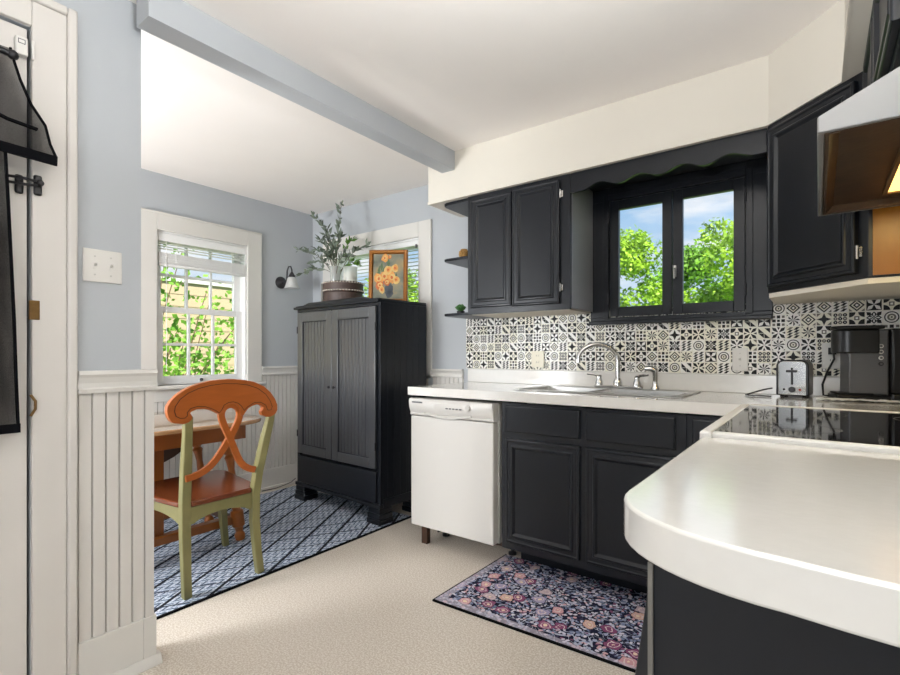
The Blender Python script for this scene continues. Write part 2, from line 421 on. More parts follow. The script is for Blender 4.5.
# wainscot boards
def bead(mb, fn, u0, u1, v0, v1, pitch=.038, w=.012):
    u = u0
    while u < u1-.004:
        e = min(u+pitch, u1)
        mb.prism([(u, 0), (u+.003, w), (e-.003, w), (e, 0)], lambda a, b, c: fn(a, c, b), v0, v1); u = e
    return mb
bd = bead(MB(), mYZ(XL), .3, 1.36, .17, .925); bead(bd, mYZ(XL), 1.36, 2.25, .17, .79); bead(bd, mYZ(XL), 2.25, D-.013, .17, .925)
bead(bd, mXZ(D), XL, -2.26, .17, .925); bead(bd, mXZ(D), -2.21, -1.945, .17, .94)
struct('trim_2', bd, 'bead_white', label='white beadboard wainscot in the dining corner')
struct('trim_3', bead(MB(), mYZ(XP), .547, .742, .17, .985, .039, .012).box(XP-.11, XP+.018, .742, .770, .17, .985), 'bead_white', label='white beadboard on the end of the partition')
def rail(mb, fn, u0, u1, zt, k=1.):
    mb.prism([(0, zt), (.03*k, zt), (.034*k, zt-.012*k), (.026*k, zt-.022*k), (.02*k, zt-.04*k), (.02*k, zt-.055*k), (.027*k, zt-.06*k), (.024*k, zt-.072*k), (0, zt-.075*k)],
             lambda a, b, c: fn(c, b, a), u0, u1); return mb
rl = rail(MB(), mYZ(XL), .3, 1.345, 1.0); rail(rl, mYZ(XL), 2.246, D-.035, 1.0); rail(rl, mXZ(D), -2.215, -1.945, .995, .8)
struct('trim_4', rl, 'trim_white', label='white chair rail on the dining walls')
struct('trim_5', rail(MB(), mYZ(XP), .545, .776, 1.048, 1.0).box(XP-.11, XP, .735, .776, .985, 1.048), 'trim_white', label='white chair rail on the partition')
struct('baseboard_left', B(XL, XL+.018, .3, D, 0, .17).box(XL, XL+.03, .3, D, 0, .03), 'trim_white', .003, label='white baseboard under the dining window')
struct('baseboard_back', B(XL+.03, -1.92, D-.018, D, 0, .17), 'trim_white', .003, label='white baseboard behind the wardrobe')
struct('baseboard_partition', B(XP-.11, XP+.02, .735, .778, 0, .175).box(XP, XP+.02, .545, .735, 0, .175).prism([(0, 0), (.036, 0), (.034, .012), (.022, .034), (0, .036)], lambda a, b, c: (XP+a, c, b), .545, .792), 'trim_white', .002, label='tall white baseboard on the partition end')
# ------------------------------------------------------------------ door on the partition
dr = sroot('door_1', 'white painted door at the left edge with black latch', 'door')
XD = XP-.002
dp = MB(); dp.box(XP-.045, XD, DY0+.004, .4235, .01, 2.082)
struct('leaf', dp, 'door_white', .002, dr)
cz = MB()
cz.box(XP, XP+.018, .431, .517, 0, 2.165); cz.box(XP, XP+.018, DY0-.1, .431, 2.090, 2.165)
struct('casing', cz, 'door_white', .003, dr)
bk = MB(); bk.box(XP, XP+.03, .517, .543, 0, 2.19); bk.box(XP, XP+.03, DY0-.13, .517, 2.165, 2.19)
struct('back_band', bk, 'door_white', .006, dr)
st = MB(); st.box(XP-.105, XP-.06, DY0, .4305, 0, 2.0895); struct('door_stop', st, 'dark_wood', 0, dr)
def yz(x, y, X): p = onX(x, y, X); return p[1], p[2]
def dbox(x0, y0, x1, y1, X0, X1):
    a, b = yz(x0, y0, X1), yz(x1, y1, X1); m = MB(); m.box(X0, X1, a[0], b[0], a[1], b[1]); return m
part('latch_plate', dbox(15, 173, 24, 194, XD, XD+.012), 'black_metal', dr, .006)
part('keeper_plate', dbox(34, 174, 42.5, 196, XP+.018, XP+.03), 'black_metal', dr, .005)
ml = MB()
for dy in (0, 6): 
    q = [yz(6, 175+dy, XD+.016), yz(24, 178+dy, XP+.03), yz(38, 182+dy*.6, XP+.04)]
    ml = MB(); ml.tube([(X, a[0], a[1]) for X, a in zip((XD+.016, XP+.03, XP+.04), q)], .0042, 0, 8); part('swing_bar', ml, 'black_metal', dr, 0, True)
ml = MB(); k_ = yz(39, 184, XP+.03); ml.lathe((XP+.03, k_[0], k_[1]), [(.009, 0), (.009, .016), (.005, .02)], 0, 12, 'x'); part('bar_knob', ml, 'black_metal', dr, 0, True)
part('strike_plate', dbox(29, 300, 40, 320, XP+.016, XP+.0205), 'brass_old', dr, .002)
ml = MB(); q = [yz(*a, XP+.024) for a in ((31, 395), (35, 401), (35, 409), (31, 416))]
ml.tube([(XP+.02+(.008 if 0 < i < 3 else 0), a[0], a[1]) for i, a in enumerate(q)], .004, 0, 8); part('latch_strike', ml, 'brass_old', dr, 0, True)
sns = part('alarm_sensor', dbox(15.5, 33.5, 28.5, 57, XD, XD+.022), 'outlet_white', dr, .004, label='small white alarm sensor')
wa, wb_ = yz(18, 37.5, XD+.022), yz(25.5, 45, XD+.022)
ml = MB(); ml.panel(wa[0], wb_[0], wb_[1], wa[1], [(0, -.001), (0, .0012), (.0018, .0012), (.0018, .0004)], mYZ(XD+.022), 0, 1); part('window_mark', ml, ['ink_grey', 'outlet_white'], sns)
part('sensor_magnet', dbox(32, 40, 35, 60, XP+.018, XP+.028), 'outlet_white', dr, .002)
# sheer curtain hung at the door
cu = thing('door_curtain', 'black sheer curtain hanging at the white door', 'curtain', (-1.84, .3, .85))
def wavy(poly_l, poly_r, zs, x0, amp, n=16):
    mb = MB(); rows = []
    for (yl, yr, z) in zip(poly_l, poly_r, zs):
        r = []
        for i in range(n+1):
            t = i/n; y = yl+(yr-yl)*t; r.append((x0+amp*math.sin(t*19+z*3)*(.4+.6*min(1, (2.05-z)*2)), y, z))
        rows.append(r)
    base = 0
    for r in rows: mb.v += r
    for j in range(len(rows)-1):
        for i in range(n):
            a = j*(n+1)+i; mb.f.append((a, a+1, a+n+2, a+n+1)); mb.mi.append(0)
    return mb
CXp = -1.84
def cz_(y): return onX(0, y, CXp)
pr_ = [onX(x, y, CXp) for x, y in ((10, 48), (14, 62), (20, 80), (31, 105), (45, 126), (50, 145), (56, 158))]
top = wavy([.05]*7, [p[1] for p in pr_], [p[2] for p in pr_], CXp, .006)
part('valance', top, 'sheer_black', cu, 0, True)
hm = MB(); e = onX(57, 163, CXp); e2 = onX(0, 158, CXp)
hm.bar([(CXp+.002, .05, e[2]+.012), (CXp+.002, .3, e[2]+.01), (CXp+.002, e[1], e[2]+.004)], [(-.004, -.014), (.004, -.014), (.004, .014), (-.004, .014)], up=(0, 0, 1))
hm.bar([(CXp+.003, p[1], p[2]) for p in pr_], [(-.0025, -.004), (.0025, -.004), (.0025, .004), (-.0025, .004)], up=(1, 0, 0))
q1, q2 = onX(7, 119, CXp), onX(37, 130, CXp); hm.bar([(CXp+.004, q1[1]-.2, q1[2]+.06), (CXp+.004, q1[1], q1[2]), (CXp+.004, q2[1], q2[2])], [(-.003, -.007), (.003, -.007), (.003, .007), (-.003, .007)], up=(1, 0, 0))
part('hem', hm, 'cloth_hem', cu)
pr2 = [onX(x, y, CXp-.02) for x, y in ((5, 150), (8, 200), (11, 260), (14, 320), (16, 380), (18, 426))]
low = wavy([.05]*6, [p[1] for p in pr2], [p[2] for p in pr2], CXp-.02, .005)
part('lower_panel', low, 'sheer_black', cu, 0, True)
hm = MB(); hm.bar([(CXp-.018, p[1], p[2]) for p in pr2], [(-.003, -.006), (.003, -.006), (.003, .006), (-.003, .006)], up=(1, 0, 0))
e = pr2[-1]; hm.bar([(CXp-.018, .05, e[2]-.006), (CXp-.018, e[1]+.005, e[2]-.006)], [(-.003, -.013), (.003, -.013), (.003, .013), (-.003, .013)], up=(0, 0, 1))
part('panel_hem', hm, 'cloth_hem', cu)
g = MB(); c0 = onX(6, 53, CXp); g.tube([(CXp+.004, c0[1]-.3, c0[2]+.03), (CXp+.004, c0[1]+.012, c0[2])], .009, 0, 10); ball(g, (CXp+.004, c0[1]+.014, c0[2]), .014)
part('rod', g, 'black_metal', cu, 0, True)
# ------------------------------------------------------------------ window 1 (dining, double hung, faces +X)
f1 = mYZ(XL); u0, u1, v0, v1 = W1
w1 = sroot('window_1', 'white double hung sash window of the dining wall', 'window')
def fbox(mb, fn, a, b, c, d, w0, w1_, mi=0):
    p, q_ = fn(a, c, w0), fn(b, d, w1_); mb.box(p[0], q_[0], p[1], q_[1], p[2], q_[2], mi); return mb
m = MB(); fbox(m, f1, u0-.12, u0, v0, v1+.12, 0, .02); fbox(m, f1, u1, u1+.12, v0, v1+.12, 0, .02); fbox(m, f1, u0, u1, v1, v1+.12, 0, .02)
fbox(m, f1, u0-.12, u1+.12, v1+.108, v1+.12, .02, .028)
part('casing', m, 'trim_white', w1, .003)
m = MB(); fbox(m, f1, u0-.14, u1+.14, v0-.025, v0, 0, .05); fbox(m, f1, u0, u1, v0-.025, v0, -.14, 0); part('sill', m, 'trim_white', w1, .004)
m = MB(); fbox(m, f1, u0-.12, u1+.12, v0-.11, v0-.025, 0, .018); part('apron', m, 'trim_white', w1, .003)
m = MB(); fbox(m, f1, u0, u0+.012, v0, v1, -.14, .0); fbox(m, f1, u1-.012, u1, v0, v1, -.14, .0); fbox(m, f1, u0+.012, u1-.012, v1-.012, v1, -.14, 0); part('jamb', m, 'sash_white', w1)
def sash(name, fn, a, b, c, d, w, st, rb, rt, nc, nr, parent, mt='sash_white', mun=.018):
    m = MB(); fbox(m, fn, a, a+st, c, d, w-.03, w); fbox(m, fn, b-st, b, c, d, w-.03, w); fbox(m, fn, a+st, b-st, c, c+rb, w-.03, w); fbox(m, fn, a+st, b-st, d-rt, d, w-.03, w)
    ga, gb, gc, gd = a+st, b-st, c+rb, d-rt
    for i in range(1, nc): x = ga+(gb-ga)*i/nc; fbox(m, fn, x-mun/2, x+mun/2, gc, gd, w-.026, w-.004)
    for i in range(1, nr): z = gc+(gd-gc)*i/nr; fbox(m, fn, ga, gb, z-mun/2, z+mun/2, w-.0255, w-.0045)
    o = part(name, m, mt, parent, .002)
    g = MB(); fbox(g, fn, ga, gb, gc, gd, w-.017, w-.013); part('pane', g, 'window_glass', o)
    return o
sash('upper_sash', f1, u0+.012, u1-.012, 1.395, v1-.012, -.075, .05, .035, .05, 3, 2, w1)
lo = sash('lower_sash', f1, u0+.012, u1-.012, v0+.002, 1.43, -.04, .05, .06, .04, 3, 2, w1)
m = MB(); m.lathe(f1(1.79, v0+.03, -.038), [(.011, -.003), (.011, .01), (.006, .016)], 0, 12, 'x'); part('sash_lift', m, 'black_metal', lo, 0, True)
bl = thing('window_blind', 'white slat blind pulled up in the dining sash window', 'blind', (XL-.02, 1.8, 1.7), group='white window blinds')
m = MB(); fbox(m, f1, u0+.014, u1-.014, 1.872, 1.926, -.036, .004); part('headrail', m, 'blind_white', bl, .003)
m = MB()
for z in (1.855, 1.838, 1.82): part('slat', fbox(MB(), f1, u0+.016, u1-.016, z, z+.0025, -.03, .004), 'blind_white', bl)
m = MB()
for i in range(14): z = 1.722+i*.0052; fbox(m, f1, u0+.016, u1-.016, z, z+.004, -.03, .004+.001*(i % 3))
part('slat_stack', m, 'blind_white', bl)
m = MB(); fbox(m, f1, u0+.016, u1-.016, 1.702, 1.72, -.03, .006); part('bottom_rail', m, 'blind_white', bl, .003)
for y in (1.6, 2.0): part('ladder_cord', MB().tube([f1(y, 1.88, .0065), f1(y, 1.70, .0065)], .0015, 0, 6), 'blind_white', bl)
m = MB(); m.tube([f1(1.53, 1.88, .008), f1(1.532, 1.2, .008), f1(1.53, .98, .008)], .0016, 0, 6)
part('cord', m, 'blind_white', bl)
# ------------------------------------------------------------------ window 2 (kitchen, dark casements)
f2 = mXZ(D); a0, a1, c0_, c1 = W2
w2 = sroot('window_2', 'black framed casement window above the sink', 'window')
m = wall_holes(MB(), f2, -1.045, -.172, 1.28, 2.036, [W2], 0, .02)
fbox(m, f2, a0-.03, a0, c0_-.01, c1+.03, .02, .028); fbox(m, f2, a1, a1+.03, c0_-.01, c1+.03, .02, .028); fbox(m, f2, a0, a1, c1, c1+.03, .02, .028)
part('surround', m, 'black_paint', w2, .002)
m = MB(); fbox(m, f2, -1.045, -.172, 1.265, 1.285, .0, .05); part('sill', m, 'black_paint', w2, .004)
m = MB(); fbox(m, f2, a0, a0+.004, c0_, c1, -.14, 0); fbox(m, f2, a1-.004, a1, c0_, c1, -.14, 0); fbox(m, f2, a0, a1, c0_, c0_+.004, -.14, 0); fbox(m, f2, a0, a1, c1-.004, c1, -.14, 0); part('jamb', m, 'black_paint', w2)
s1 = sash('casement', f2, a0+.0042, -.6115, c0_+.0042, c1-.0042, .014, .048, .052, .05, 1, 1, w2, 'black_paint')
s2 = sash('casement', f2, -.6085, a1-.0042, c0_+.0042, c1-.0042, .014, .048, .052, .05, 1, 1, w2, 'black_paint')
for x, p in ((a0, s1), (a1, s2)):
    for z in (1.41, 1.86):
        m = MB(); m.tube([f2(x, z-.03, .03), f2(x, z+.03, .03)], .005, 0, 8); part('hinge', m, 'iron', p, 0, True)
m = MB(); fbox(m, f2, -.605, -.59, 1.5, 1.56, .014, .02); m.tube([f2(-.598, 1.545, .02), f2(-.598, 1.54, .034), f2(-.596, 1.49, .036)], .005, 0, 8); part('latch', m, 'steel', s2, 0, True)
m = MB(); fbox(m, f2, -.622, -.614, 1.315, 1.37, .014, .024); part('bolt', m, 'black_metal', s1, .002)
# ------------------------------------------------------------------ window 3 (behind wardrobe)
a0, a1, c0_, c1 = W3
w3 = sroot('window_3', 'white cased window behind the wardrobe top', 'window')
m = MB(); fbox(m, f2, a0-.117, a0, c0_-.02, c1+.112, 0, .02); fbox(m, f2, a1, a1+.117, c0_-.02, c1+.112, 0, .02); fbox(m, f2, a0, a1, c1, c1+.112, 0, .02)
part('casing', m, 'trim_white', w3, .003)
m = MB(); fbox(m, f2, a0-.13, a1+.125, c0_-.02, c0_, -.14, .02); part('sill', m, 'trim_white', w3, .003)
m = MB(); fbox(m, f2, a0, a0+.012, c0_, c1, -.14, 0); fbox(m, f2, a1-.012, a1, c0_, c1, -.14, 0); fbox(m, f2, a0, a1, c1-.012, c1, -.14, 0); part('jamb', m, 'sash_white', w3)
sash('upper_sash', f2, a0+.012, a1-.012, 1.42, c1-.012, -.085, .03, .03, .04, 1, 1, w3)
sash('lower_sash', f2, a0+.012, a1-.012, c0_+.002, 1.445, -.05, .03, .05, .03, 1, 1, w3)
bl = thing('window_blind', 'white slat blind let down behind the floral painting', 'blind', (-2.73, D, 1.5), group='white window blinds')
m = MB(); fbox(m, f2, a0+.014, a1-.014, c1-.055, c1-.014, -.04, .002); part('headrail', m, 'blind_white', bl, .003)
m = MB()
for i in range(30): z = 1.05+i*.0282; part('slat', fbox(MB(), f2, a0+.016, a1-.016, z, z+.0018, -.03, -.006), 'blind_white', bl)
m = MB()
for x in (a0+.12, -2.81, a1-.12): part('cord', MB().tube([f2(x, c1-.05, -.0015), f2(x, 1.05, -.0015)], .001, 0, 6), 'blind_white', bl)
part('tilt_knob', MB().lathe(f2(a1-.03, c1-.06, .006), [(.008, -.012), (.008, .012)], 0, 10), 'ink_grey', bl)
# ------------------------------------------------------------------ cabinets
DOORP = [(0, -.018), (0, -.003), (.003, 0), (.010, .001), (.014, -.003), (.030, -.003), (.034, .002), (.040, .003), (.046, -.002), (.052, -.007), (.056, -.007)]
def cab_door(name, fn, a, b, c, d, parent, w=0., pm='black_paint_panel'):
    m = MB(); m.panel(a, b, c, d, [(i, z+w+.018) for i, z in DOORP], fn, 0, 1)
    return part(name, m, ['black_paint', pm], parent, .0015)
def hinge(fn, u, v, parent, s=1):
    m = MB(); m.tube([fn(u, v-.022, .008), fn(u, v+.022, .008)], .0045, 0, 8); fbox(m, fn, u, u+s*.014, v-.016, v+.016, .0, .0035)
    return part('hinge', m, 'chrome', parent, 0, True)
FU = 2.412                                # face of the upper cabinets
fu = mXZ(FU)
uc = thing('wall_cabinet', 'black two-door wall cabinet left of the sink window', 'cabinet', (-1.36, FU, 1.335))
m = MB(); m.box(-1.675, -1.03, FU+.018, D, 1.35, 2.036); m.box(-1.675, -1.03, FU, FU+.018, 1.335, 2.036)
part('carcass', m, 'black_paint', uc, .002)
m = MB(); m.box(-1.66, -1.045, FU+.02, D, 1.333, 1.349); part('underside', m, 'soffit_paint', uc)
m = MB(); m.box(-1.0299, -1.0275, FU+.02, D-.03, 1.34, 2.034); part('side_panel', m, 'cabinet_side_sheen', uc, 0, label='cabinet side with window sheen painted in as grey')
d1 = cab_door('door', fu, -1.645, -1.372, 1.372, 2.008, uc); d2 = cab_door('door', fu, -1.366, -1.085, 1.366, 2.018, uc)
for z in (1.45, 1.94): hinge(fu, -1.083, z, d2)
for z, t in ((2.036, .018), (1.69, .016), (1.351, .016)):
    m = MB(); arc = [(-1.676, D-.002), (-1.676, FU+.01), (-1.84, FU+.01), (-1.866, FU+.02), (-1.88, FU+.05), (-1.886, D-.002)]
    m.prism(arc, lambda u, v, w: (u, v, w), z-t, z); part('end_shelf', m, 'black_paint', uc, .003)
va = thing('window_valance', 'black scalloped wooden valance board over the sink window', 'valance', (-.6, FU, 1.93))
xs = [-1.029+(.857)*i/90 for i in range(91)]
def scal(x):
    t = (x+1.03)/.857
    a = .07; b = .955
    if t < a or t > b: return 1.936
    return 1.949-.013*math.cos((t-a)/(b-a)*2*PI*4)
poly = [(x, scal(x)) for x in xs]+[(-.172, 2.036), (-1.029, 2.036)]
part('board', MB().prism(poly, fu, -.02, 0), 'black_paint', va, .002)
part('top_board', MB().box(-1.027, -.172, FU+.0205, D-.03, 2.022, 2.0355), 'black_paint', va, .001)
# diagonal corner cabinet
s2_ = math.sqrt(.5); P0 = (-.168, 2.398); LEN = .418
fd = lambda u, v, w: (P0[0]+s2_*u-s2_*w, P0[1]-s2_*u-s2_*w, v)
dc = thing('corner_cabinet', 'black diagonal corner wall cabinet beside the range hood', 'cabinet', (.1, 2.4, 1.335))
ex, ey = fd(LEN, 0, 0)[:2]
m = MB(); m.prism([P0, (ex, ey), (XW, ey), (XW, D), (P0[0], D)], lambda u, v, w: (u, v, w), 1.352, 2.036)
part('carcass', m, 'black_paint', dc, .002)
m = MB(); m.box(ex+.012, XW, ey-.004, ey, 1.358, 2.03); part('side_panel', m, 'cabinet_wood', dc, 0, label='bare orange wood side of the corner cabinet')
m = MB(); m.prism([(P0[0]+.004, P0[1]+.004), (ex, ey+.006), (XW, ey+.006), (XW, D), (P0[0]+.004, D)], lambda u, v, w: (u, v, w), 1.332, 1.351); part('underside', m, 'soffit_paint', dc)
dd = cab_door('door', fd, .012, .385, 1.372, 2.012, dc)
hinge(fd, .388, 1.44, dd); hinge(fd, .388, 1.94, dd)
# cabinet over the hood
oc = thing('hood_cabinet', 'black short cabinet above the range hood', 'cabinet', (.28, 1.66, 1.72))
m = MB(); m.box(.13, XW, 1.27, 2.06, 1.74, 2.036); part('carcass', m, 'black_paint', oc, .003)
fr = lambda u, v, w: (.13-w, u, v)
for a, b in ((1.29, 1.66), (1.67, 2.04)): cab_door('door', fr, a, b, 1.755, 2.02, oc)
# range hood
hd = thing('range_hood', 'white metal range hood with greasy underside and lit lamp', 'hood', (.2, 1.65, 1.56))
YH0, YH1 = 1.262, 2.03; XH = -.003
sec = [(XH, 1.556), (XW, 1.556), (XW, 1.74), (.22, 1.74), (.13, 1.655), (XH, 1.59)]
m = MB(); m.prism(sec, lambda u, v, w: (u, w, v), YH0, YH0+.012); m.prism(sec, lambda u, v, w: (u, w, v), YH1-.012, YH1)
tp = [(XH, 1.556), (XH, 1.59), (.13, 1.655), (.22, 1.74), (XW, 1.74), (XW, 1.728), (.225, 1.728), (.137, 1.643), (XH+.012, 1.582), (XH+.012, 1.556)]
m.prism(tp, lambda u, v, w: (u, w, v), YH0+.012, YH1-.012)
part('shell', m, 'hood_white', hd, .003)
m = MB(); m.box(XH+.02, XW-.01, YH0+.02, YH1-.02, 1.578, 1.582)
m.prism([(XH+.013, 1.556), (XH+.02, 1.5555), (XH+.04, 1.58), (XH+.013, 1.58)], lambda u, v, w: (u, w, v), YH0+.014, YH1-.014)
m.box(XH+.013, XW-.01, YH1-.03, YH1-.013, 1.556, 1.582); m.box(XH+.013, XW-.01, YH0+.013, YH0+.02, 1.556, 1.582)
part('underside', m, 'hood_inside', hd)
lm = MB(); lm.box(.158, .265, 1.49, 1.90, 1.571, 1.577)
fm = MB(); fm.box(.148, .158, 1.48, 1.91, 1.566, 1.578); fm.box(.265, .275, 1.48, 1.91, 1.566, 1.578); fm.box(.158, .265, 1.48, 1.49, 1.566, 1.578); fm.box(.158, .265, 1.90, 1.91, 1.566, 1.578)
lf = part('lamp_frame', fm, 'brass_old', hd, .001); part('lamp_lens', lm, 'hood_lamp', lf, label='glowing warm lamp lens')
# ---- base cabinets along the sink wall
FB = 2.150; fb = mXZ(FB)
TOE = 2.36
sb = thing('base_cabinet', 'black sink base cabinet with two doors and two false drawers', 'cabinet', (-.86, 2.4, 0), group='black base cabinets')
m = MB(); m.box(-1.283, -.425, FB, FB+.02, .125, .858); m.box(-1.283, -1.265, FB+.02, D-.005, .125, .858); m.box(-.443, -.425, FB+.02, D-.005, .125, .858); m.box(-1.283, -1.265, TOE, D-.005, 0, .125); m.box(-.443, -.425, TOE, D-.005, 0, .125); m.box(-1.265, -.443, FB+.02, D-.005, .125, .143); part('carcass', m, 'black_paint', sb, .002)
DRP = [(0, -.018), (0, -.004), (.006, 0), (.007, 0)]
for a, b in ((-1.253, -.868), (-.838, -.465)):
    part('drawer_front', MB().panel(a, b, .714, .846, [(i, z+.018) for i, z in DRP], fb, 0, 1), ['black_paint', 'black_paint_panel'], sb, .0015)
    cab_door('door', fb, a, b, .165, .682, sb)
part('toe_board', MB().box(-1.283, -.425, TOE-.012, TOE-.001, 0.0, .12), 'black_paint_panel', sb, .002)
cb = thing('base_cabinet', 'black corner base cabinet next to the range, mostly behind the worktop', 'cabinet', (-.2, 2.45, 0), group='black base cabinets')
m = MB(); m.box(-.424, XW-.006, FB, D-.006, .125, .858); m.box(-.424, XW-.006, TOE, D-.006, 0, .125); part('carcass', m, 'black_paint', cb, .002)
part('drawer_front', MB().panel(-.402, -.215, .714, .846, [(i, z+.018) for i, z in DRP], fb, 0, 1), ['black_paint', 'black_paint_panel'], cb, .0015)
cab_door('door', fb, -.402, -.215, .165, .682, cb)
ep = MB(); ep.prism([(FB, .858), (D-.02, .858), (D-.02, 0), (2.39, 0), (2.39, .128), (FB, .128)], lambda u, v, w: (w, u, v), -1.889, -1.876)
single('end_panel', ep, 'black_paint', 'narrow black panel between the wardrobe and the dishwasher', 'panel', (-1.882, 2.45, 0), .002)
# ---- dishwasher
dw = thing('dishwasher', 'white dishwasher under the left end of the worktop', 'dishwasher', (-1.61, 2.4, 0))
YD = 2.118; fw = mXZ(YD)
part('tub', MB().box(-1.866, -1.31, 2.17, D-.03, .13, .845), 'appliance_grey', dw)
part('door', MB().box(-1.866, -1.315, YD, 2.168, .132, .752), 'appliance_white', dw, .006)
# bowed control panel with a scooped handle
m = MB(); n = 20
topz, midz, botz = .852, .79, .757
ring = []
prof = [(.0, topz), (.012, topz-.004), (.016, topz-.02), (.012, .80), (.006, .783), (.0, .772), (.004, .762), (0, botz)]
for i in range(n+1):
    t = i/n; x = -1.868+.555*t; bow = math.sin(PI*t)
    for j, (w, z) in enumerate(prof):
        dz = -.014*bow if j in (3, 4) else (-.012*bow if j == 5 else 0); dwp = .008*bow if j in (2, 3) else 0
        m.v.append(fw(x, z+dz, w+dwp))
k = len(prof)
for i in range(n):
    for j in range(k-1):
        a = i*k+j; m.f.append((a, a+1, a+k+1, a+k)); m.mi.append(0)
nv = len(m.v)
m.box(-1.868, -1.313, YD+.0005, 2.168, botz, topz)
cp = part('control_panel', m, 'appliance_white', dw, 0, True)
m = MB(); fbox(m, fw, -1.84, -1.765, .8275, .8355, .0165, .0212); part('name_strip', m, 'ink_grey', cp)
for i in range(5): part('button', fbox(MB(), fw, -1.60+i*.022, -1.585+i*.022, .806, .813, .018, .0245), 'ink_grey', cp, .001)
part('dial', MB().lathe(fw(-1.455, .82, .016), [(.015, -.012), (.015, .0)], 0, 16, 'y'), 'appliance_grey', cp, .001)
m = MB(); m.prism([(-1.76+.32*i/12, .778-.012*math.sin(PI*i/12)) for i in range(13)]+[(-1.44-.32*i/12, .771-.02*math.sin(PI*i/12)) for i in range(13)], fw, .004, .0135)
part('handle', m, 'appliance_grey', cp, .001)
for x in (-1.81, -1.35):
    m = MB(); m.lathe((x, 2.375, 0), [(.022, 0), (.022, .012), (.008, .016), (.008, .13)], 0, 12); part('foot', m, 'iron', dw, 0, True)
m = MB(); m.box(-1.856, -1.815, 2.2, 2.23, .0, .131); part('wood_shim', m, 'dark_wood', dw, .001)
m = MB(); m.box(-1.86, -1.33, 2.435, 2.45, .0, .11); part('kick_frame', m, 'dark_wood', dw)
# ---- worktop (L shaped) with sink cut-out
ZC = .914; YC = 2.118; XC = -.212
wt = thing('worktop', 'white laminate worktop along the sink wall and corner', 'countertop', (-.8, 2.45, .88), group='white worktops')
SK = (-1.262, -.475, 2.262, 2.668)
m = MB(); zb_ = .868
m.box(-1.890, SK[0], YC, D-.001, zb_, ZC); m.box(SK[0], SK[1], YC, SK[2], zb_, ZC); m.box(SK[0], SK[1], SK[3], D-.001, zb_, ZC); m.box(SK[1], XW-.001, YC, D-.001, zb_, ZC)
m.box(XC, XW-.001, 2.04, YC, zb_, ZC)
part('top', m, 'counter_white', wt, 0)
m = MB(); m.box(-1.90, XW-.002, D-.02, D-.001, ZC, 1.003); part('upstand', m, 'counter_white', wt, .003)
# near end run
nw = thing('worktop', 'white worktop end with rounded corner in the right foreground', 'countertop', (.1, .9, .86), group='white worktops')
XC2 = XC-.002; arc = [(XC2, 1.252), (XC2, .70)]
for i in range(1, 13):
    a = PI/2*i/12; arc.append((XC2+.19*(1-math.cos(a))**1.0, .70-.148*math.sin(a)))
arc += [(.02, .546), (.10, .540), (XW-.001, .530), (XW-.001, 1.252)]
m = MB(); m.prism(arc, lambda u, v, w: (u, v, w), .862, ZC); part('top', m, 'counter_white', nw, .004, seg=3)
nb = thing('base_cabinet', 'black end cabinet under the rounded worktop in the foreground', 'cabinet', (.13, .95, 0), group='black base cabinets')
m = MB(); m.box(-.158, XW-.002, .603, 1.25, 0, .861); part('carcass', m, 'black_paint_panel', nb, .002)
m = MB(); m.box(-.160, -.1545, .598, .603, 0, .861); part('corner_strip', m, 'paint_worn', nb, 0, label='worn grey edge strip')
m = MB(); m.prism([(-.1585, .861), (-.1585, 0.1), (-.2, .1), (-.197, .60), (-.178, .72)], lambda u, v, w: (u, w, v), .612, 1.24); part('front_board', m, 'black_paint', nb, .002)
# ---- range
rg = thing('range', 'white electric range with black glass cooktop between the worktops', 'range', (.1, 1.65, 0))
part('body', MB().box(-.155, XW-.005, 1.262, 2.03, .02, .90), 'appliance_white', rg, .003)
m = MB(); m.box(-.223, -.155, 1.264, 2.028, .20, .85); part('oven_door', m, 'appliance_white', rg, .012)
m = MB(); m.box(-.21, -.156, 1.264, 2.028, .03, .185); part('storage_drawer', m, 'appliance_white', rg, .008)
m = MB(); pts = [(-.222, 1.285, .80), (-.262, 1.30, .815), (-.27, 1.36, .818), (-.27, 1.93, .818), (-.262, 1.99, .815), (-.222, 2.005, .80)]
m.tube(pts, .011, 0, 10); part('oven_handle', m, 'chrome', rg, 0, True)
m = MB(); fr_ = [(-.222, 1.256, -.19, 2.036), ]
z0, z1 = .895, .926
m.box(-.222, -.196, 1.257, 2.034, z0, z1); m.box(XW-.03, XW-.005, 1.257, 2.034, z0, z1); m.box(-.196, XW-.03, 1.257, 1.278, z0, z1); m.box(-.196, XW-.03, 2.013, 2.034, z0, z1)
part('cooktop_frame', m, 'appliance_white', rg, .006, seg=3)
m = MB(); m.box(-.196, XW-.03, 1.278, 2.013, .90, .9235); gl = part('cooktop', m, 'cooktop_glass', rg, .001)
for (x, y, r) in ((-.03, 1.47, .075), (-.03, 1.83, .095), (.24, 1.47, .095), (.24, 1.83, .075)):
    m = MB()
    for i in range(36):
        a, b = 2*PI*i/36, 2*PI*(i+1)/36
        m.face([(x+r*math.cos(a), y+r*math.sin(a), .9239), (x+r*math.cos(b), y+r*math.sin(b), .9239), (x+(r-.003)*math.cos(b), y+(r-.003)*math.sin(b), .9239), (x+(r-.003)*math.cos(a), y+(r-.003)*math.sin(a), .9239)])
    part('burner_ring', m, 'ink_grey', gl)
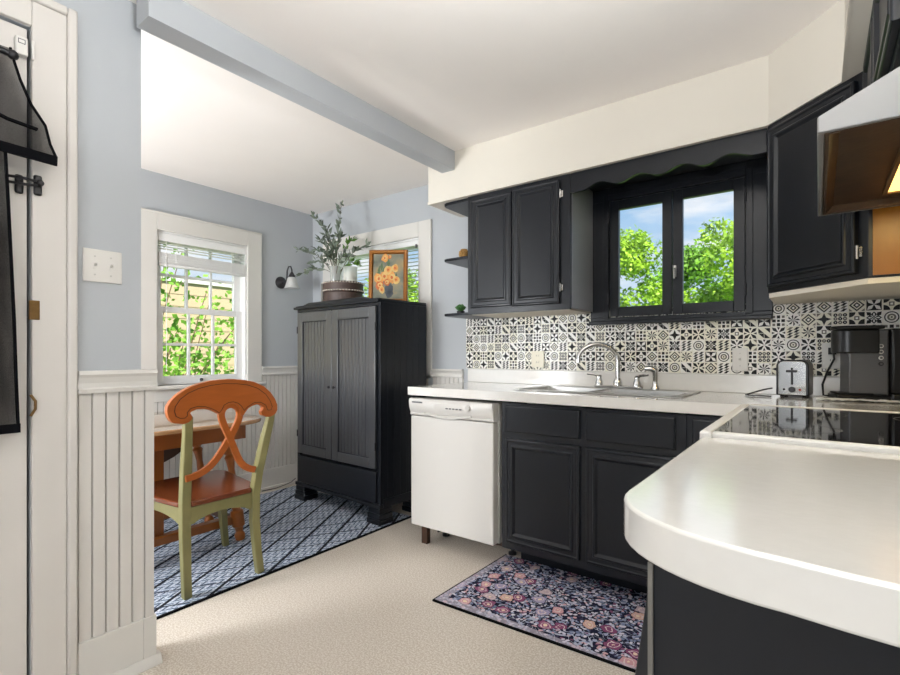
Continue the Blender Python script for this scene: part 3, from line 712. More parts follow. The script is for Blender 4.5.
# ---- sink
sk = thing('kitchen_sink', 'double bowl stainless sink set in the worktop under the window', 'sink', (-.87, 2.46, .9))
m = MB(); x0, x1, y0, y1 = SK; xm = (x0+x1)/2-.02
bowls = [(x0+.03, xm-.012, y0+.028, y1-.085), (xm+.012, x1-.03, y0+.028, y1-.085)]
rim = MB(); holes = [(b[0], b[1], b[2], b[3]) for b in bowls]
wall_holes(rim, lambda u, v, w: (u, v, w), x0-.012, x1+.012, y0-.012, y1+.012, holes, ZC+.0005, ZC+.006)
part('rim', rim, 'steel', sk, .002)
for b in bowls:
    m = MB(); z = ZC+.003; dz = .17; s_ = .025
    a, b_, c, d_ = b
    T = [(a, c, z), (b_, c, z), (b_, d_, z), (a, d_, z)]; Bt = [(a+s_, c+s_, z-dz), (b_-s_, c+s_, z-dz), (b_-s_, d_-s_, z-dz), (a+s_, d_-s_, z-dz)]
    for i in range(4): j = (i+1) % 4; m.face([T[i], T[j], Bt[j], Bt[i]])
    m.face(Bt); bo = part('bowl', m, 'steel', sk)
    mm = MB(); mm.lathe(((a+b_)/2, (c+d_)/2, z-dz+.0005), [(.035, 0), (.035, .004), (.02, .005)], 0, 16); part('drain', mm, 'chrome', bo, 0, True)
YF = 2.625
fa = thing('kitchen_faucet', 'chrome gooseneck faucet with two lever handles on the sink', 'faucet', (-.855, YF, ZC+.006))
z = ZC+.0065
m = MB(); m.prism([(-.97, YF-.022), (-.74, YF-.022), (-.725, YF), (-.74, YF+.022), (-.97, YF+.022), (-.985, YF)], lambda u, v, w: (u, v, w), z, z+.014); part('deck_plate', m, 'chrome', fa, .004)
m = MB(); pth = [(-.855, YF, z+.014), (-.855, YF, z+.13)]
for i in range(1, 15):
    a = PI*i/14*.93; pth.append((-.855-.088*(1-math.cos(a)), YF-.055*(1-math.cos(a)), z+.145+.088*math.sin(a)))
pth.append((pth[-1][0]+.0, pth[-1][1], pth[-1][2]-.03))
m.tube(pth, [.013]*2+[.0115]*14+[.012], 0, 12); m.lathe((-.855, YF, z+.013), [(.024, 0), (.024, .02), (.015, .04)], 0, 16); part('spout', m, 'chrome', fa, 0, True)
for x, s_ in ((-.955, -1), (-.755, 1)):
    m = MB(); m.lathe((x, YF, z+.013), [(.021, 0), (.02, .018), (.013, .035), (.014, .05), (.009, .055)], 0, 14)
    m.tube([(x, YF, z+.058), (x+s_*.02, YF-.01, z+.07), (x+s_*.06, YF-.02, z+.074)], [.008, .007, .006], 0, 8); part('lever_handle', m, 'chrome', fa, 0, True)
sp = thing('sink_sprayer', 'chrome pull-out side sprayer right of the faucet', 'sprayer', (-.665, YF, z))
m = MB(); m.lathe((-.665, YF, z), [(.022, 0), (.022, .008), (.015, .02), (.013, .04)], 0, 14); part('holder', m, 'chrome', sp, 0, True)
m = MB(); m.tube([(-.665, YF, z+.035), (-.665, YF, z+.075), (-.666, YF-.003, z+.098), (-.69, YF-.012, z+.108), (-.712, YF-.02, z+.105)], [.012, .014, .016, .015, .013], 0, 12); part('spray_head', m, 'chrome', sp, 0, True)
# ---- patterned tile backsplash
TS = .0562; ZT0 = 1.0035
ts = MB(); ts.box(-1.922, XW-.002, D-.004, D-.0008, ZT0, 1.345)
def tile(px_, pz, kind, rnd):
    K, Cc, G, Wt = 1, 2, 3, 4
    out = []
    P = lambda *pts: [(p[0], p[1]) for p in pts]
    def rot4(pl):
        r = [pl]
        for i in range(3): pl = [(1-y, x) for x, y in pl]; r.append(pl)
        return r
    def circ(x, y, r, n=10): return [(x+r*math.cos(2*PI*i/n), y+r*math.sin(2*PI*i/n)) for i in range(n)]
    if kind == 0:      # dark four pointed star
        s = []
        for i in range(8):
            a = PI/4*i; r = .5 if i % 2 == 0 else .2
            s.append((.5+r*math.cos(a), .5+r*math.sin(a)))
        out = [(s, K)]+[(q, G) for q in rot4(P((.02, .02), (.3, .02), (.02, .3)))]
    elif kind == 1:    # dark leaves along the diagonals
        out = [(q, K) for q in rot4(P((.02, .02), (.3, .1), (.48, .48), (.1, .3)))]+[(q, K) for q in rot4(P((.4, .02), (.6, .02), (.5, .26)))]
    elif kind == 2:    # nested diamonds
        o_ = lambda r: [(.5, .5-r), (.5+r, .5), (.5, .5+r), (.5-r, .5)]
        out = [(o_(.49), K), (o_(.36), Cc), (o_(.24), K), (o_(.12), Wt)]+[(q, G) for q in rot4(P((.02, .02), (.24, .02), (.02, .24)))]
    elif kind == 3:    # pale petals on dark
        out = [(P((.04, .04), (.96, .04), (.96, .96), (.04, .96)), K)]+[(q, Wt) for q in rot4(P((.08, .08), (.36, .16), (.5, .5), (.16, .36)))]
    elif kind == 4:    # eight pointed pinwheel
        for i in range(8):
            a = PI/4*i; b = a+PI/8
            out.append(([(.5, .5), (.5+.49*math.cos(a), .5+.49*math.sin(a)), (.5+.36*math.cos(b), .5+.36*math.sin(b))], K))
        out += [(q, K) for q in rot4(P((.04, .04), (.16, .04), (.04, .16)))]
    elif kind == 5:    # ring of corner arcs and a centre square
        out = [(q, K) for q in rot4([(.02, .02)]+[(.02+.4*math.cos(PI/2*i/6), .02+.4*math.sin(PI/2*i/6)) for i in range(7)])]
        out += [(P((.34, .34), (.66, .34), (.66, .66), (.34, .66)), G), (P((.42, .42), (.58, .42), (.58, .58), (.42, .58)), Wt)]
    elif kind == 6:    # tumbling blocks
        for i in range(2):
            for j in range(2):
                x, y = .04+.46*i, .04+.46*j
                out += [(P((x, y), (x+.23, y), (x+.46, y+.23), (x+.23, y+.23)), K), (P((x, y+.23), (x+.23, y+.23), (x+.46, y+.46), (x+.23, y+.46)), K if i == j else G)]
    elif kind == 7:    # triangles
        for i in range(2):
            for j in range(2):
                x, y = .06+.45*i, .06+.45*j
                t = P((x, y), (x+.42, y), (x, y+.42)) if (i+j) % 2 else P((x+.42, y), (x+.42, y+.42), (x, y+.42))
                out.append((t, K)); 
    elif kind == 8:    # dense little flowers
        for i in range(3):
            for j in range(3):
                out.append((circ(.2+.3*i, .2+.3*j, .145, 8), K if (i+j) % 2 == 0 else G)); out.append((circ(.2+.3*i, .2+.3*j, .045, 6), Wt))
    elif kind == 9:    # round medallion
        out = [(circ(.5, .5, .45, 20), K), (circ(.5, .5, .37, 20), Wt), (circ(.5, .5, .27, 16), G), (circ(.5, .5, .15, 12), Cc), (circ(.5, .5, .07, 8), K)]
    elif kind == 10:   # cross with boxes
        out = [(P((.04, .38), (.96, .38), (.96, .62), (.04, .62)), K), (P((.38, .04), (.62, .04), (.62, .96), (.38, .96)), K), (P((.3, .3), (.7, .3), (.7, .7), (.3, .7)), Wt), (P((.4, .4), (.6, .4), (.6, .6), (.4, .6)), K)]
        out += [(q, G) for q in rot4(P((.06, .06), (.26, .06), (.26, .26), (.06, .26)))]
    elif kind == 11:   # outline petals
        for q in rot4(P((.5, .5), (.68, .22), (.5, .02), (.32, .22))): out.append((q, K))
        for q in rot4(P((.5, .42), (.56, .22), (.5, .12), (.44, .22))): out.append((q, Wt))
        out += [(q, K) for q in rot4(P((.04, .04), (.3, .08), (.36, .36), (.08, .3)))]
    return out
rt = random.Random(3)
ncol = int((XW+1.922)/TS); last = []
for r in range(6):
    row = []
    for c in range(ncol):
        x = -1.921+c*TS; zz = ZT0+r*TS
        while True:
            k = rt.randrange(12)
            if (not row or row[-1] != k) and (not last or last[c] != k): break
        row.append(k)
        base = 2 if rt.random() < .5 else 4
        g = .018
        ts.face([(x+g*TS, D-.0045, zz+g*TS), (x+TS-g*TS, D-.0045, zz+g*TS), (x+TS-g*TS, D-.0045, zz+TS-g*TS), (x+g*TS, D-.0045, zz+TS-g*TS)], base)
        inv = rt.random() < .15
        for li, (pl, mi) in enumerate(tile(0, 0, k, rt)):
            ts.face([(x+TS*(.02+.96*u), D-.0048-.00012*li, zz+TS*(.02+.96*v)) for u, v in pl], mi)
    last = row
o = single('tile_backsplash', ts, ['grout', 'tile_black', 'tile_cream', 'tile_grey', 'tile_white'], 'black and cream patterned tile backsplash behind the sink', 'backsplash', (-.8, D, ZT0))
# ---- outlets and switches
def plate(name, label, fn, u, v, w, h, kind, mt='outlet_white', cat='outlet'):
    p = fn(u, v, 0); t = thing(name, label, cat, p, group='outlets on the tiled backsplash' if name == 'wall_outlet' else None)
    m = MB(); fbox(m, fn, u-w/2, u+w/2, v-h/2, v+h/2, 0, .006); part('cover_plate', m, mt, t, .002)
    if kind == 'outlet':
        for dz in (-.02, .02):
            m = MB(); m.prism([(u+.0155*math.cos(a)*1.0, v+dz+.0135*math.sin(a)) for a in [2*PI*i/14 for i in range(14)]], fn, .006, .0085); q_ = part('socket', m, mt, t, .0008)
            m = MB(); fbox(m, fn, u-.007, u-.0052, v+dz-.004, v+dz+.006, .0083, .0089); fbox(m, fn, u+.005, u+.0068, v+dz-.004, v+dz+.006, .0083, .0089); part('slots', m, 'black_rubber', q_)
    else:
        for du in ([0] if kind == 'switch' else [-.023, .023]):
            m = MB(); fbox(m, fn, u+du-.005, u+du+.005, v-.011, v+.011, .006, .008); m.prism([(v-.004, .006), (v+.003, .006), (v+.011, .02), (v+.005, .021)], lambda a, b, c: fn(c, a, b), u+du-.0035, u+du+.0035); part('toggle', m, mt, t, .0008)
        for du in ([0] if kind == 'switch' else [-.023, .023]):
            for dz in (-.03, .03): part('screw', MB().lathe(fn(u+du, v+dz, .006), [(.003, -.001), (.003, .001)], 0, 8, 'y' if abs(fn(0, 0, 1)[1]-fn(0, 0, 0)[1]) > .5 else 'x'), 'appliance_grey', t)
    return t
ft = mXZ(D-.0055)
plate('wall_outlet', 'cream outlet plate on tiles left of the faucet', ft, -1.383, 1.07, .086, .1, 'outlet', 'outlet_cream')
plate('switch_plate', 'white switch plate on tiles left of the toaster', ft, -.305, 1.075, .066, .112, 'switch', cat='switch')
plate('wall_outlet', 'white outlet plate behind the coffee maker cord', ft, .046, 1.094, .072, .114, 'outlet')
plate('light_switch', 'white double light switch plate on the blue partition wall', mYZ(XP), .618, 1.394, .112, .108, 'double', cat='switch')
# ---- toaster
to = thing('toaster', 'black and chrome two-slice toaster on the worktop corner', 'toaster', (-.093, 2.585, ZC+.001), math.radians(-5), world=False)
m = MB()
def rrect(w, h, r, n=5, z0=0.):
    pts = []
    for cx_, cz2, a0_ in ((w/2-r, h-r, 0), (-w/2+r, h-r, PI/2)):
        for i in range(n+1): a = a0_+PI/2*i/n; pts.append((cx_+r*math.cos(a), z0+cz2+r*math.sin(a)))
    return [(w/2, z0)]+pts+[(-w/2, z0)]
m.prism(rrect(.118, .152, .026, z0=.008), lambda u, v, w: (u, w, v), .004, .155); part('body', m, 'black_plastic', to, .004)
m = MB(); m.prism(rrect(.1, .145, .02, z0=.011), lambda u, v, w: (u, w, v), -.004, .006); fp = part('front_plate', m, 'chrome', to, .002, label='chrome end plate')
m = MB(); m.box(-.004, .004, -.007, -.0035, .055, .128); m.box(-.02, .02, -.02, -.0035, .108, .118); part('lever', m, 'black_plastic', fp, .002)
m = MB(); m.lathe((0, -.012, .034), [(.011, 0), (.013, .003), (.013, .009)], 0, 16, 'y'); part('dial', m, 'black_plastic', fp, 0, True)
m = MB(); m.lathe((-.028, -.0075, .034), [(.005, 0), (.005, .004)], 0, 12, 'y'); part('button', m, 'black_plastic', fp, 0, True)
m = MB(); m.lathe((.028, -.0075, .034), [(.005, 0), (.005, .004)], 0, 12, 'y'); part('button', m, 'copper_red', fp, 0, True)
for x in (-.022, .022):
    m = MB(); m.box(x-.01, x+.01, .03, .135, .1595, .1612); part('slot', m, 'iron', to)
for x in (-.04, .04):
    for y in (.03, .135): part('foot', MB().lathe((x, y, 0), [(.008, 0), (.008, .009)], 0, 10), 'black_rubber', to)
m = MB(); z = ZC+.004
m.tube([(-.17, 2.655, z+.03), (-.20, 2.62, z+.024), (-.255, 2.585, z+.004), (-.265, 2.575, z), (-.25, 2.562, z), (-.19, 2.552, z), (-.165, 2.548, z)], .003, 0, 8)
localize(m, to); part('cord', m, 'black_rubber', to, 0, True)
# ---- coffee maker
cmk = thing('coffee_maker', 'dark grey and black pod coffee maker on the worktop', 'coffee maker', (.149, 2.575, ZC+.001), math.radians(12), world=False)
Xo = .14
m = MB(); m.box(-.095, .10, .0, .13, 0, .022); m.box(.08, .2, -.01, .13, 0, .03); part('base', m, 'black_plastic', cmk, .006)
m = MB(); m.box(-.09, .03, .01, .115, .0225, .03); part('drip_tray', m, 'black_rubber', cmk, .003)
m = MB(); m.box(-.052, .078, .012, .13, .0225, .285); col = part('column', m, 'brushed_dark', cmk, .006, label='brushed grey front column')
m = MB(); m.box(.079, .2, -.01, .13, .031, .288); part('reservoir', m, 'black_plastic', cmk, .008)
m = MB(); m.prism([(-.095+.05*(1-math.cos(a)) if False else -.045+.055*math.cos(a), .05+.055*math.sin(a)) for a in [PI/2+PI*i/12 for i in range(13)]]+[(.045, -.005), (.045, .105)], lambda u, v, w: (u, v, w), .19, .286); hdp = part('brew_head', m, 'black_plastic', cmk, .006)
m = MB(); m.prism([(-.043+.06*math.cos(a), .05+.06*math.sin(a)) for a in [PI/2+PI*i/12 for i in range(13)]]+[(.06, -.01), (.06, .11)], lambda u, v, w: (u, v, w), .287, .302); part('lid', m, 'black_rubber', cmk, .005)
for i, zz in enumerate((.148, .172, .196, .219)):
    m = MB(); m.lathe((.052, .0085, zz), [(.008, 0), (.0085, .001), (.0085, .004)], 0, 14, 'y'); b_ = part('button', m, 'iron' if i == 0 else 'outlet_white', col, 0, True)
    m = MB(); m.lathe((.052, .0075, zz), [(.0045, 0), (.0045, .0012)], 0, 12, 'y'); part('icon', m, 'ink_grey', b_)
m = MB(); m.tube([(.046, D-.0145, 1.115), (.05, D-.05, 1.112), (.052, D-.07, 1.08), (.03, D-.075, 1.03), (.012, D-.08, .97), (.015, D-.085, .925), (.05, D-.085, .922), (.08, D-.075, .925)], .004, 0, 8)
m.box(.032, .06, D-.04, D-.0145, 1.10, 1.13)
localize(m, cmk); part('cord', m, 'black_rubber', cmk, 0, True)
m = MB(); rp = random.Random(5); nx, ny = 16, 8
G = [[None]*(ny+1) for _ in range(nx+1)]
for i in range(nx+1):
    for j in range(ny+1):
        x = -.01+.27*i/nx; y = 2.475+.06*j/ny+.03*(i/nx); G[i][j] = len(m.v); m.v.append((x, y+rp.uniform(-.003, .003), ZC+.0015+rp.random()*.009))
for i in range(nx):
    for j in range(ny): m.f.append((G[i][j], G[i+1][j], G[i+1][j+1], G[i][j+1])); m.mi.append(0)
o = single('paper_towel', m, 'paper', 'crumpled white paper towel in front of the coffee maker', 'paper towel', (.12, 2.5, ZC), 0, True)
o.modifiers.new('thick', 'SOLIDIFY').thickness = .001
# ---- shelf ornaments
m = MB(); rp = random.Random(2); oz = 1.6915
for i in range(5):
    for k in range(9):
        a = 2*PI*k/9+i*.35; r = .026*math.sin(PI*(i+1.2)/6.5); zz = oz+.008+i*.011
        ball(m, (-1.765+r*math.cos(a), 2.5+r*math.sin(a), zz), .009, 0, 6)
ball(m, (-1.765, 2.5, oz+.028), .026, 0, 8)
single('pine_cone', m, 'gold', 'golden cone ornament on the middle corner shelf', 'ornament', (-1.765, 2.5, oz), 0, True)
sc_ = thing('succulent', 'small green succulent on the lowest corner shelf', 'plant', (-1.79, 2.5, 1.352))
m = MB(); m.lathe((-1.79, 2.5, 1.3515), [(.022, 0), (.026, .018), (.024, .018), (.023, .016)], 0, 14); part('pot', m, 'iron', sc_, 0, True)
m = MB()
for i in range(26):
    a = i*2.4; r = .012+.026*(i/26); t_ = Vector((math.cos(a)*r, math.sin(a)*r, .028+.02*(1-i/26)))
    b0 = Vector((-1.79, 2.5, 1.365)); m.tube([b0, b0+t_*.6+Vector((0, 0, .004)), b0+t_], [.004, .009, .002], 0, 6)
part('leaves', m, 'succulent', sc_, 0, True)
# ------------------------------------------------------------------ wardrobe
wd = thing('wardrobe', 'black two-door wooden wardrobe with beadboard panels in the dining corner', 'wardrobe', (-2.235, 2.245, .009), math.radians(-3), world=False)
Wd, Dp, HT = .93, .43, 1.463
fwd = lambda u, v, w: (u, -w, v)
m = MB(); m.box(-Wd, 0, .02, Dp, .105, 1.425)
m.box(-.03, 0, 0, .02, .105, 1.425); m.box(-Wd, -Wd+.03, 0, .02, .105, 1.425); m.box(-Wd+.03, -.03, 0, .02, 1.405, 1.425)
for i in range(6): y = .06+i*.058; m.box(0, .002, y, y+.054, .12, 1.42)
m.box(0, .008, .02, Dp, .105, .16)
part('carcass', m, 'black_paint', wd, .002)
m = MB(); m.box(-Wd-.02, .002, -.022, Dp, 1.425, 1.442)
m.prism([(-Wd-.005, 1.442), (.001, 1.442), (.001, 1.45), (-.09, 1.452), (-.16, 1.468), (-Wd+.16, 1.468), (-Wd+.09, 1.452), (-Wd-.005, 1.45)], lambda u, v, w: (u, w, v), -.012, .03)
m.box(-Wd-.005, .001, .03, Dp, 1.442, 1.45)
part('cornice', m, 'black_paint', wd, .003)
def wdoor(a, b, knob_u):
    c, d = .355, 1.40
    m = MB(); st = .062; fbox(m, fwd, a, a+st, c, d, .002, .02); fbox(m, fwd, b-st, b, c, d, .002, .02); fbox(m, fwd, a+st, b-st, c, c+.062, .002, .02); fbox(m, fwd, a+st, b-st, d-.07, d, .002, .02)
    o = part('door', m, 'grained_black', wd, .003)
    m = bead(MB(), fwd, a+st-.004, b-st+.004, c+.058, d-.066, .036, .011); part('beadboard_panel', m, 'grained_black', o, .001)
    m = MB(); g = .006
    for (p, q_) in (((a+st, c+.062), (b-st, c+.062+g)), ((a+st, d-.07-g), (b-st, d-.07)), ((a+st, c+.062), (a+st+g, d-.07)), ((b-st-g, c+.062), (b-st, d-.07))): fbox(m, fwd, p[0], q_[0], p[1], q_[1], .01, .016)
    part('panel_bead', m, 'black_paint', o, .001)
    m = MB(); m.lathe((knob_u, -.032, .86), [(.009, 0), (.011, .004), (.005, .008), (.005, .013)], 0, 12, 'y'); part('knob', m, 'iron', o, 0, True)
    for z in (.5, 1.27):
        m = MB(); u = a if knob_u > (a+b)/2 else b; m.tube([fwd(u, z-.025, .02), fwd(u, z+.025, .02)], .005, 0, 8); part('hinge', m, 'black_metal', o, 0, True)
wdoor(-Wd+.03, -.484, -.508); wdoor(-.478, -.03, -.453)
m = MB(); m.box(-Wd+.032, -.032, -.014, .02, .135, .335); part('drawer_front', m, 'black_paint', wd, .004)
m = MB(); m.box(-Wd-.006, .008, -.016, .02, .105, .13); part('base_rail', m, 'black_paint', wd, .004)
for sx in (0, 1):
    for y0 in (-.02, Dp-.13):
        m = MB(); xa = -.115 if sx == 0 else -Wd-.012; xb = .012 if sx == 0 else -Wd+.115
        m.box(xa+.008, xb-.008, y0+.008, y0+.117, .068, .105); m.box(xa+.004, xb-.004, y0+.004, y0+.121, .034, .068); m.box(xa, xb, y0, y0+.125, .0, .034)
        part('bracket_foot', m, 'black_paint', wd, .006)
# ---- things on the wardrobe top (z of the flat top)
ZW = 1.4605
bx, by = -2.80, 2.425
tb = thing('round_box', 'dark round stitched box on top of the wardrobe', 'box', (bx, by, ZW))
def drum(rx, ry, z0, z1, n=28): return [(bx+rx*math.cos(2*PI*i/n), by+ry*math.sin(2*PI*i/n)) for i in range(n)]
m = MB(); m.prism(drum(.146, .14, 0, 0), lambda u, v, w: (u, v, w), ZW, ZW+.085); part('body', m, 'basket', tb, .004)
m = MB(); m.prism(drum(.151, .145, 0, 0), lambda u, v, w: (u, v, w), ZW+.086, ZW+.16); ld = part('lid', m, 'basket', tb, .004)
m = MB()
for zz in (ZW+.096, ZW+.152):
    for i in range(44):
        a = 2*PI*i/44; x, y = bx+.152*math.cos(a), by+.146*math.sin(a); m.box(x-.004, x+.004, y-.004, y+.004, zz-.004, zz+.004)
part('stitching', m, 'stitch', ld)
for a in (-2.05, -2.6): x, y = bx+.152*math.cos(a), by+.146*math.sin(a); part('strap', MB().box(x-.01, x+.01, y-.008, y+.006, ZW+.01, ZW+.15), 'paint_worn', tb, .002)
ZV = ZW+.1605
vx, vy = -2.838, 2.385
vs = MB(); vs.lathe((vx, vy, ZV), [(.032, 0), (.034, .01), (.041, .12), (.038, .12), (.031, .014)], 0, 20)
single('glass_vase', vs, 'vase_glass', 'clear glass vase holding olive branches on the round box', 'vase', (vx, vy, ZV), 0, True)
jx, jy = -2.737, 2.437
jr = thing('candle_jar', 'clear lidded candle jar right of the glass vase', 'jar', (jx, jy, ZV))
m = MB(); m.lathe((jx, jy, ZV), [(.05, 0), (.052, .008), (.052, .10), (.049, .10), (.048, .008)], 0, 20); part('jar', m, 'vase_glass', jr, 0, True)
m = MB(); m.lathe((jx, jy, ZV+.009), [(.046, 0), (.046, .062)], 0, 20); part('wax', m, 'wax', jr)
m = MB(); m.lathe((jx, jy, ZV+.101), [(.053, 0), (.053, .012), (.012, .016), (.014, .03)], 0, 20); part('lid', m, 'vase_glass', jr, 0, True)
pl_ = thing('olive_branches', 'olive branches with grey green leaves spraying from the glass vase', 'plant', (vx, vy, ZV+.02))
stm = MB(); lv = MB(); rp = random.Random(11)
def leaf(mb, p, dirv, L, w, mi=0):
    d = Vector(dirv).normalized(); up = Vector((rp.uniform(-1, 1), rp.uniform(-1, 1), rp.uniform(-.2, 1))); s_ = d.cross(up)
    if s_.length < .05: s_ = d.cross(Vector((1, .2, 0)))
    s_.normalize(); nrm = s_.cross(d)
    p = Vector(p); a = p; b = p+d*L*.45+s_*w; c = p+d*L+nrm*L*-.08; e = p+d*L*.45-s_*w; mid = p+d*L*.5+nrm*w*.35
    mb.face([a, b, mid], mi); mb.face([b, c, mid], mi); mb.face([c, e, mid], mi); mb.face([e, a, mid], mi)
tips = [onY(341, 205, 2.47), onY(314, 216, 2.53), onY(299, 250, 2.40), onY(303, 273, 2.34), onY(366, 245, 2.46), onY(359, 263, 2.38), onY(326, 228, 2.45), onY(352, 240, 2.55), onY(318, 250, 2.42), onY(340, 236, 2.40), onY(311, 262, 2.50), onY(321, 240, 2.36), onY(333, 245, 2.34), onY(347, 255, 2.33), onY(328, 256, 2.30)]
for ti, tp_ in enumerate(tips):
    a = Vector((vx+rp.uniform(-.02, .02), vy+rp.uniform(-.02, .02), ZV+.03)); c = Vector(tp_); b = a.lerp(c, .45)+Vector((0, 0, .10)); b.x = a.x+(c.x-a.x)*.3
    n = 12; pts = [(1-t)**2*a+2*t*(1-t)*b+t*t*c for t in [i/n for i in range(n+1)]]
    stm.tube(pts, [.0028-.0018*i/n for i in range(n+1)], 0, 5)
    for i in range(5, n+1):
        for k in range(3 if i > 7 else 2):
            dv = (pts[i]-pts[i-1]).normalized()+Vector((rp.uniform(-1, 1), rp.uniform(-1, 1), rp.uniform(-.7, .8)))*.9
            leaf(lv, pts[i], dv, rp.uniform(.045, .075), rp.uniform(.009, .015), 1 if (ti in (5, 7) and rp.random() < .7) else 0)
part('stems', stm, 'stem', pl_); part('leaves', lv, ['leaf_olive', 'leaf_green'], pl_)
# painting standing on the wardrobe, turned toward the room
pn = thing('framed_painting', 'gilt framed painting of orange flowers in front of the window', 'painting', (-2.456, 2.54, ZW+.001), YAW-.06, world=False)
XA, XB_ = -.139, .139; ZB0, ZTt = .003, .385
fp_ = lambda u, v, w: (u, .03*v/.38-w, v)
m = MB(); m.panel(XA, XB_, ZB0, ZTt, [(0, -.02), (0, .012), (.007, .018), (.016, .014), (.022, .016), (.027, .006), (.03, .002)], fp_)
part('frame', m, 'gold_frame', pn, .001)
m = MB(); ca, cb_, cc_, cd_ = XA+.028, XB_-.028, ZB0+.028, ZTt-.028; fx = lambda u, v, w: fp_(ca+(cb_-ca)*u, cc_+(cd_-cc_)*v, w)
m.face([fx(0, 0, .0025), fx(1, 0, .0025), fx(1, 1, .0025), fx(0, 1, .0025)], 0)
rp = random.Random(21)
def blob(u, v, r, mi, lay, n=9): m.face([fx(u+r*(1+.25*rp.uniform(-1, 1))*math.cos(2*PI*i/n), v+r*.8*(1+.25*rp.uniform(-1, 1))*math.sin(2*PI*i/n), .003+.0003*lay) for i in range(n)], mi)
blob(.53, .2, .16, 5, 0); blob(.53, .12, .12, 5, 0)
for u, v in ((.2, .62), (.28, .7), (.15, .5), (.35, .6), (.75, .45), (.5, .78), (.62, .6)):
    m.face([fx(u, v-.1, .0032), fx(u+.05, v, .0032), fx(u+.02, v+.13, .0032), fx(u-.05, v+.02, .0032)], 4)
for i, (u, v, r, mi) in enumerate(((.2, .45, .12, 1), (.38, .5, .13, 1), (.62, .47, .13, 1), (.72, .68, .1, 2), (.5, .64, .1, 2), (.38, .9, .09, 1), (.24, .3, .1, 3), (.76, .42, .09, 2), (.46, .36, .08, 3), (.3, .2, .08, 2), (.55, .93, .05, 3))):
    r *= 1.25; blob(u, v, r, mi, 1+i); blob(u+.01, v+.01, r*.6, 2 if mi != 2 else 1, 12+i); blob(u, v, r*.28, 3, 24+i)
part('canvas', m, ['canvas_ground', 'canvas_flower', 'canvas_flower_pale', 'canvas_flower_rose', 'canvas_leaf', 'canvas_vase'], pn)
# ------------------------------------------------------------------ wall sconce
ys, zs_ = 2.428, 1.692
sn_ = thing('wall_sconce', 'dark iron wall sconce with frosted bell shade beside the window', 'sconce', (XL, ys, zs_))
m = MB(); m.lathe((XL+.001, ys, zs_), [(.05, 0), (.05, .008), (.04, .016), (.02, .022), (.012, .03)], 0, 24, 'x'); part('back_plate', m, 'iron', sn_, 0, True)
m = MB(); pth = [(XL+.025, ys, zs_), (XL+.06, ys+.004, zs_-.01), (XL+.075, ys+.008, zs_+.02), (XL+.078, ys+.01, zs_+.09), (XL+.09, ys+.014, zs_+.125), (XL+.112, ys+.02, zs_+.125), (XL+.124, ys+.022, zs_+.095), (XL+.124, ys+.022, zs_+.07)]
m.tube(pth, .006, 0, 10); part('arm', m, 'iron', sn_, 0, True)
cx2, cy2 = XL+.124, ys+.022
m = MB(); m.lathe((cx2, cy2, zs_+.035), [(.03, 0), (.026, .015), (.016, .03), (.01, .042)], 0, 16); part('socket', m, 'iron', sn_, 0, True)
m = MB(); m.lathe((cx2, cy2, zs_-.055), [(.062, 0), (.052, .02), (.042, .055), (.036, .08), (.026, .092), (.022, .09), (.033, .076), (.039, .053), (.049, .02), (.058, .002)], 0, 24); part('glass_shade', m, 'frosted_shade', sn_, 0, True)
# ------------------------------------------------------------------ rugs
m = MB(); m.box(-3.48, -2.205, .2, 2.50, .0005, .0085)
dr_ = thing('dining_rug', 'blue grey lattice rug under the dining table and wardrobe', 'rug', (-2.8, 1.4, 0))
part('pile', m, 'lattice_rug', dr_, .003)
m = MB()
for (x0, x1, mi) in ((-2.207, -2.196, 0),): m.box(x0, x1, .2, 2.5, .0005, .0095, 0)
part('binding', m, 'cloth_hem', dr_)
kr = thing('kitchen_rug', 'navy floral runner rug in front of the sink cabinet', 'rug', (-.95, 2.03, 0))
RA = [(-1.375, 1.716), (-.42, 1.755), (-.42, 2.34), (-1.366, 2.335)]
m = MB(); m.prism(RA, lambda u, v, w: (u, v, w), .0005, .008); part('pile', m, 'floral_rug', kr, .002)
m = MB(); m.prism([(-1.379, 1.709), (-.42, 1.748), (-.42, 1.756), (-1.375, 1.717)], lambda u, v, w: (u, v, w), .0005, .0088); m.prism([(-1.379, 1.709), (-1.373, 1.716), (-1.364, 2.336), (-1.370, 2.338)], lambda u, v, w: (u, v, w), .0005, .0085); part('binding', m, 'cloth_hem', kr)
ZR = .0095
# ------------------------------------------------------------------ dining table
ta = thing('dining_table', 'wooden drop-leaf table with turned legs below the window', 'table', (-2.92, 1.1, ZR))
TX0, TX1, TY0, TY1, TZ = -3.36, -2.5, .42, 1.665, .735
def rr(x0, x1, y0, y1, r, n=8):
    p = []
    for cx_, cy_, a0_ in ((x1-r, y1-r, 0), (x0+r, y1-r, PI/2), (x0+r, y0+r, PI), (x1-r, y0+r, 3*PI/2)):
        p += [(cx_+r*math.cos(a0_+PI/2*i/n), cy_+r*math.sin(a0_+PI/2*i/n)) for i in range(n+1)]
    return p
m = MB(); m.prism(rr(TX0, TX1, TY0, TY1, .2), lambda u, v, w: (u, v, w), TZ-.022, TZ); tt = part('table_top', m, 'table_top_wood', ta, .007, seg=3)
m = MB(); fr4 = [(-3.26, -2.60, .56, 1.54)]
x0, x1, y0, y1 = fr4[0]
m.box(x0, x1, y0, y0+.022, TZ-.11, TZ-.0225); m.box(x0, x1, y1-.022, y1, TZ-.11, TZ-.0225); m.box(x0, x0+.022, y0+.022, y1-.022, TZ-.11, TZ-.0225); m.box(x1-.022, x1, y0+.022, y1-.022, TZ-.11, TZ-.0225)
part('apron', m, 'table_wood', ta, .002)
